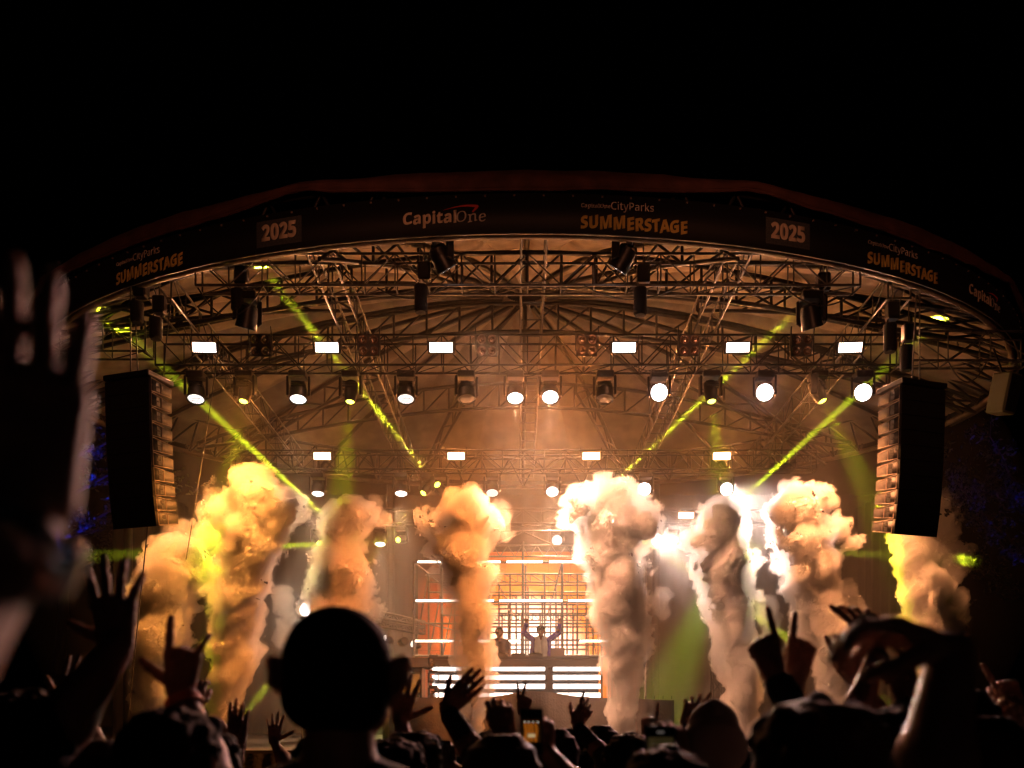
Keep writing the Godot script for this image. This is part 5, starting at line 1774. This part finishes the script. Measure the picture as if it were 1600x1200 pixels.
func screen_material(kind: int) -> StandardMaterial3D:
	# what the phone's camera sees: the stage between black bars with the buttons below
	var img := Image.create(64, 136, false, Image.FORMAT_RGB8)
	img.fill(Color(0.0, 0.0, 0.0))
	var rng := RandomNumberGenerator.new()
	rng.seed = 100 + kind
	if kind == 1 or kind == 3:
		for y in range(30, 98):
			for x in range(4, 60):
				var v := 0.12 + 0.25 * rng.randf()
				var col := Color(0.55, 0.26, 0.05) * v
				for px in [14, 24, 34, 46]:
					if absf(x - px - sin(y * 0.12) * 2.0) < 4.0 and y > 40: col = Color(0.85, 0.45, 0.10) * (0.45 + 0.4 * rng.randf())
				if y > 72 and y < 84 and x > 20 and x < 44: col = Color(1.0, 0.85, 0.6) * (0.5 + 0.4 * rng.randf())
				img.set_pixel(x, y, col)
		for x in [10, 22, 36, 50]: img.fill_rect(Rect2i(x, 36, 4, 3), Color(1, 0.95, 0.9))
		for y in range(110, 128):
			for x in range(22, 42):
				var d := Vector2(x - 32, y - 119).length()
				if d < 8.0 and (d < 5.0 or d > 6.5): img.set_pixel(x, y, Color(0.8, 0.8, 0.8))
	elif kind == 2:
		for y in range(22, 130):
			for x in range(3, 61):
				var v := rng.randf()
				img.set_pixel(x, y, Color(0.20, 0.16, 0.08).lerp(Color(0.45, 0.55, 0.55), clampf((y - 70) / 40.0, 0, 1)) * (0.5 + 0.6 * v))
		img.fill_rect(Rect2i(24, 8, 16, 5), Color(0.35, 0.32, 0.30))
	else:
		img.fill_rect(Rect2i(24, 8, 14, 4), Color(0.1, 0.1, 0.1))
	var m := paint(0.01, 0.01, 0.01, 0.15)
	m.emission_enabled = true
	m.emission = Color.BLACK
	m.emission_texture = ImageTexture.create_from_image(img)
	m.emission_energy_multiplier = 0.9
	return m

func build_phones() -> void:
	var eye := Vector3(0, 1.8, 0)
	smartphone(Vector3(0.042, 1.75, -2.92), eye, screen_material(1), "upright phone filming the stage in the middle of the crowd")
	smartphone(Vector3(0.352, 1.700, -2.22), eye, screen_material(2), "phone with a dim grey-green picture near the beanie")
	smartphone(Vector3(-1.602, 1.861, -3.26), eye, screen_material(3), "small phone filming the stage at the far left")
	smartphone(Vector3(-0.36, 1.611, -4.27), eye, screen_material(4), "dark phone beside the baseball cap")

func build_performers() -> void:
	var purple := paint(0.06, 0.035, 0.34, 0.7)
	var white := paint(0.66, 0.74, 0.82, 0.8)
	var dark := paint(0.06, 0.05, 0.075, 0.8)
	var floor_y := DECK + 1.12
	# built facing -z and turned round to face the crowd
	var put := func(label: String, x: float, z: float, tall: float, wrists: Array, cloth: Material) -> Node3D:
		var arms := []
		for w in wrists: arms.append([w[0], Vector3(w[1], w[2], w[3]), Vector3(w[4], 1, -0.1), -1, "fist", w[0], 1.15, "none"])
		var f := figure(label, Vector3.ZERO, tall, "short", cloth, skins[2], 0.016, arms, 0.0, "performers on the stage")
		f.position = Vector3(x, floor_y, z)
		f.rotation.y = PI
		return f
	var dj: Node3D = put.call("performer in purple open jacket and white shirt with both fists raised", 0.56, -22.35, 1.80, [[-1, -0.47, 1.86, -0.12, -0.1], [1, 0.36, 1.86, -0.10, 0.1]], white)
	# open jacket: two front halves, a back and the sleeves
	var k := 1.80 / 1.78
	var jacket := []
	for s in [-1.0, 1.0]:
		jacket.append([Vector3(s * 0.165, 1.40, -0.01) * k, Vector3(s * 0.22, 1.02, -0.05) * k, 0.075, 0.070])
		jacket.append([Vector3(s * 0.22, 1.02, -0.05) * k, Vector3(s * 0.27, 0.93, -0.10) * k, 0.070, 0.045])
		jacket.append([Vector3(s * 0.07, 1.38, 0.07) * k, Vector3(s * 0.09, 0.98, 0.08) * k, 0.085, 0.085])
		var sh := Vector3(s * 0.185, 1.425, 0.005) * k
		var w := Vector3(-0.47 if s < 0 else 0.36, 1.86, -0.11)
		var e := elbow(sh, w, 0.30 * k * maxf(1.0, (w - sh).length() / (0.565 * k)), 0.265 * k * maxf(1.0, (w - sh).length() / (0.565 * k)), Vector3(s * 0.8, -0.35, 0.45))
		jacket.append([sh, e, 0.078, 0.068])
		jacket.append([e, e.lerp(w, 0.85), 0.066, 0.052])
	part("jacket", flesh(jacket, 0.014, 0.03), purple, dj)
	part("glasses", bevel_box(Vector3(0.15, 0.035, 0.02), 0.006), M.black_plastic, dj, Transform3D(Basis(), Vector3(0, 1.675 * k, -0.115)))
	var mate: Node3D = put.call("second performer in dark hooded top half hidden by smoke beside the first", -0.48, -22.5, 1.76, [], dark)

func _ready() -> void:
	unit_tube = make_tube()
	unit_box = BoxMesh.new()
	set_up_view()
	make_materials()
	measure_rim()
	make_fixture_shapes()
	build_stage()
	build_canopy()
	build_fascia()
	build_rig()
	line_array(-1.0, "tall hanging loudspeaker column at the left of the stage")
	line_array(1.0, "tall hanging loudspeaker column at the right of the stage")
	build_cables()
	build_smoke()
	build_front_of_house()
	build_trees()
	print("stage built in ", Time.get_ticks_msec())
	build_crowd()
	build_phones()
	build_performers()
	print("built in ", Time.get_ticks_msec())
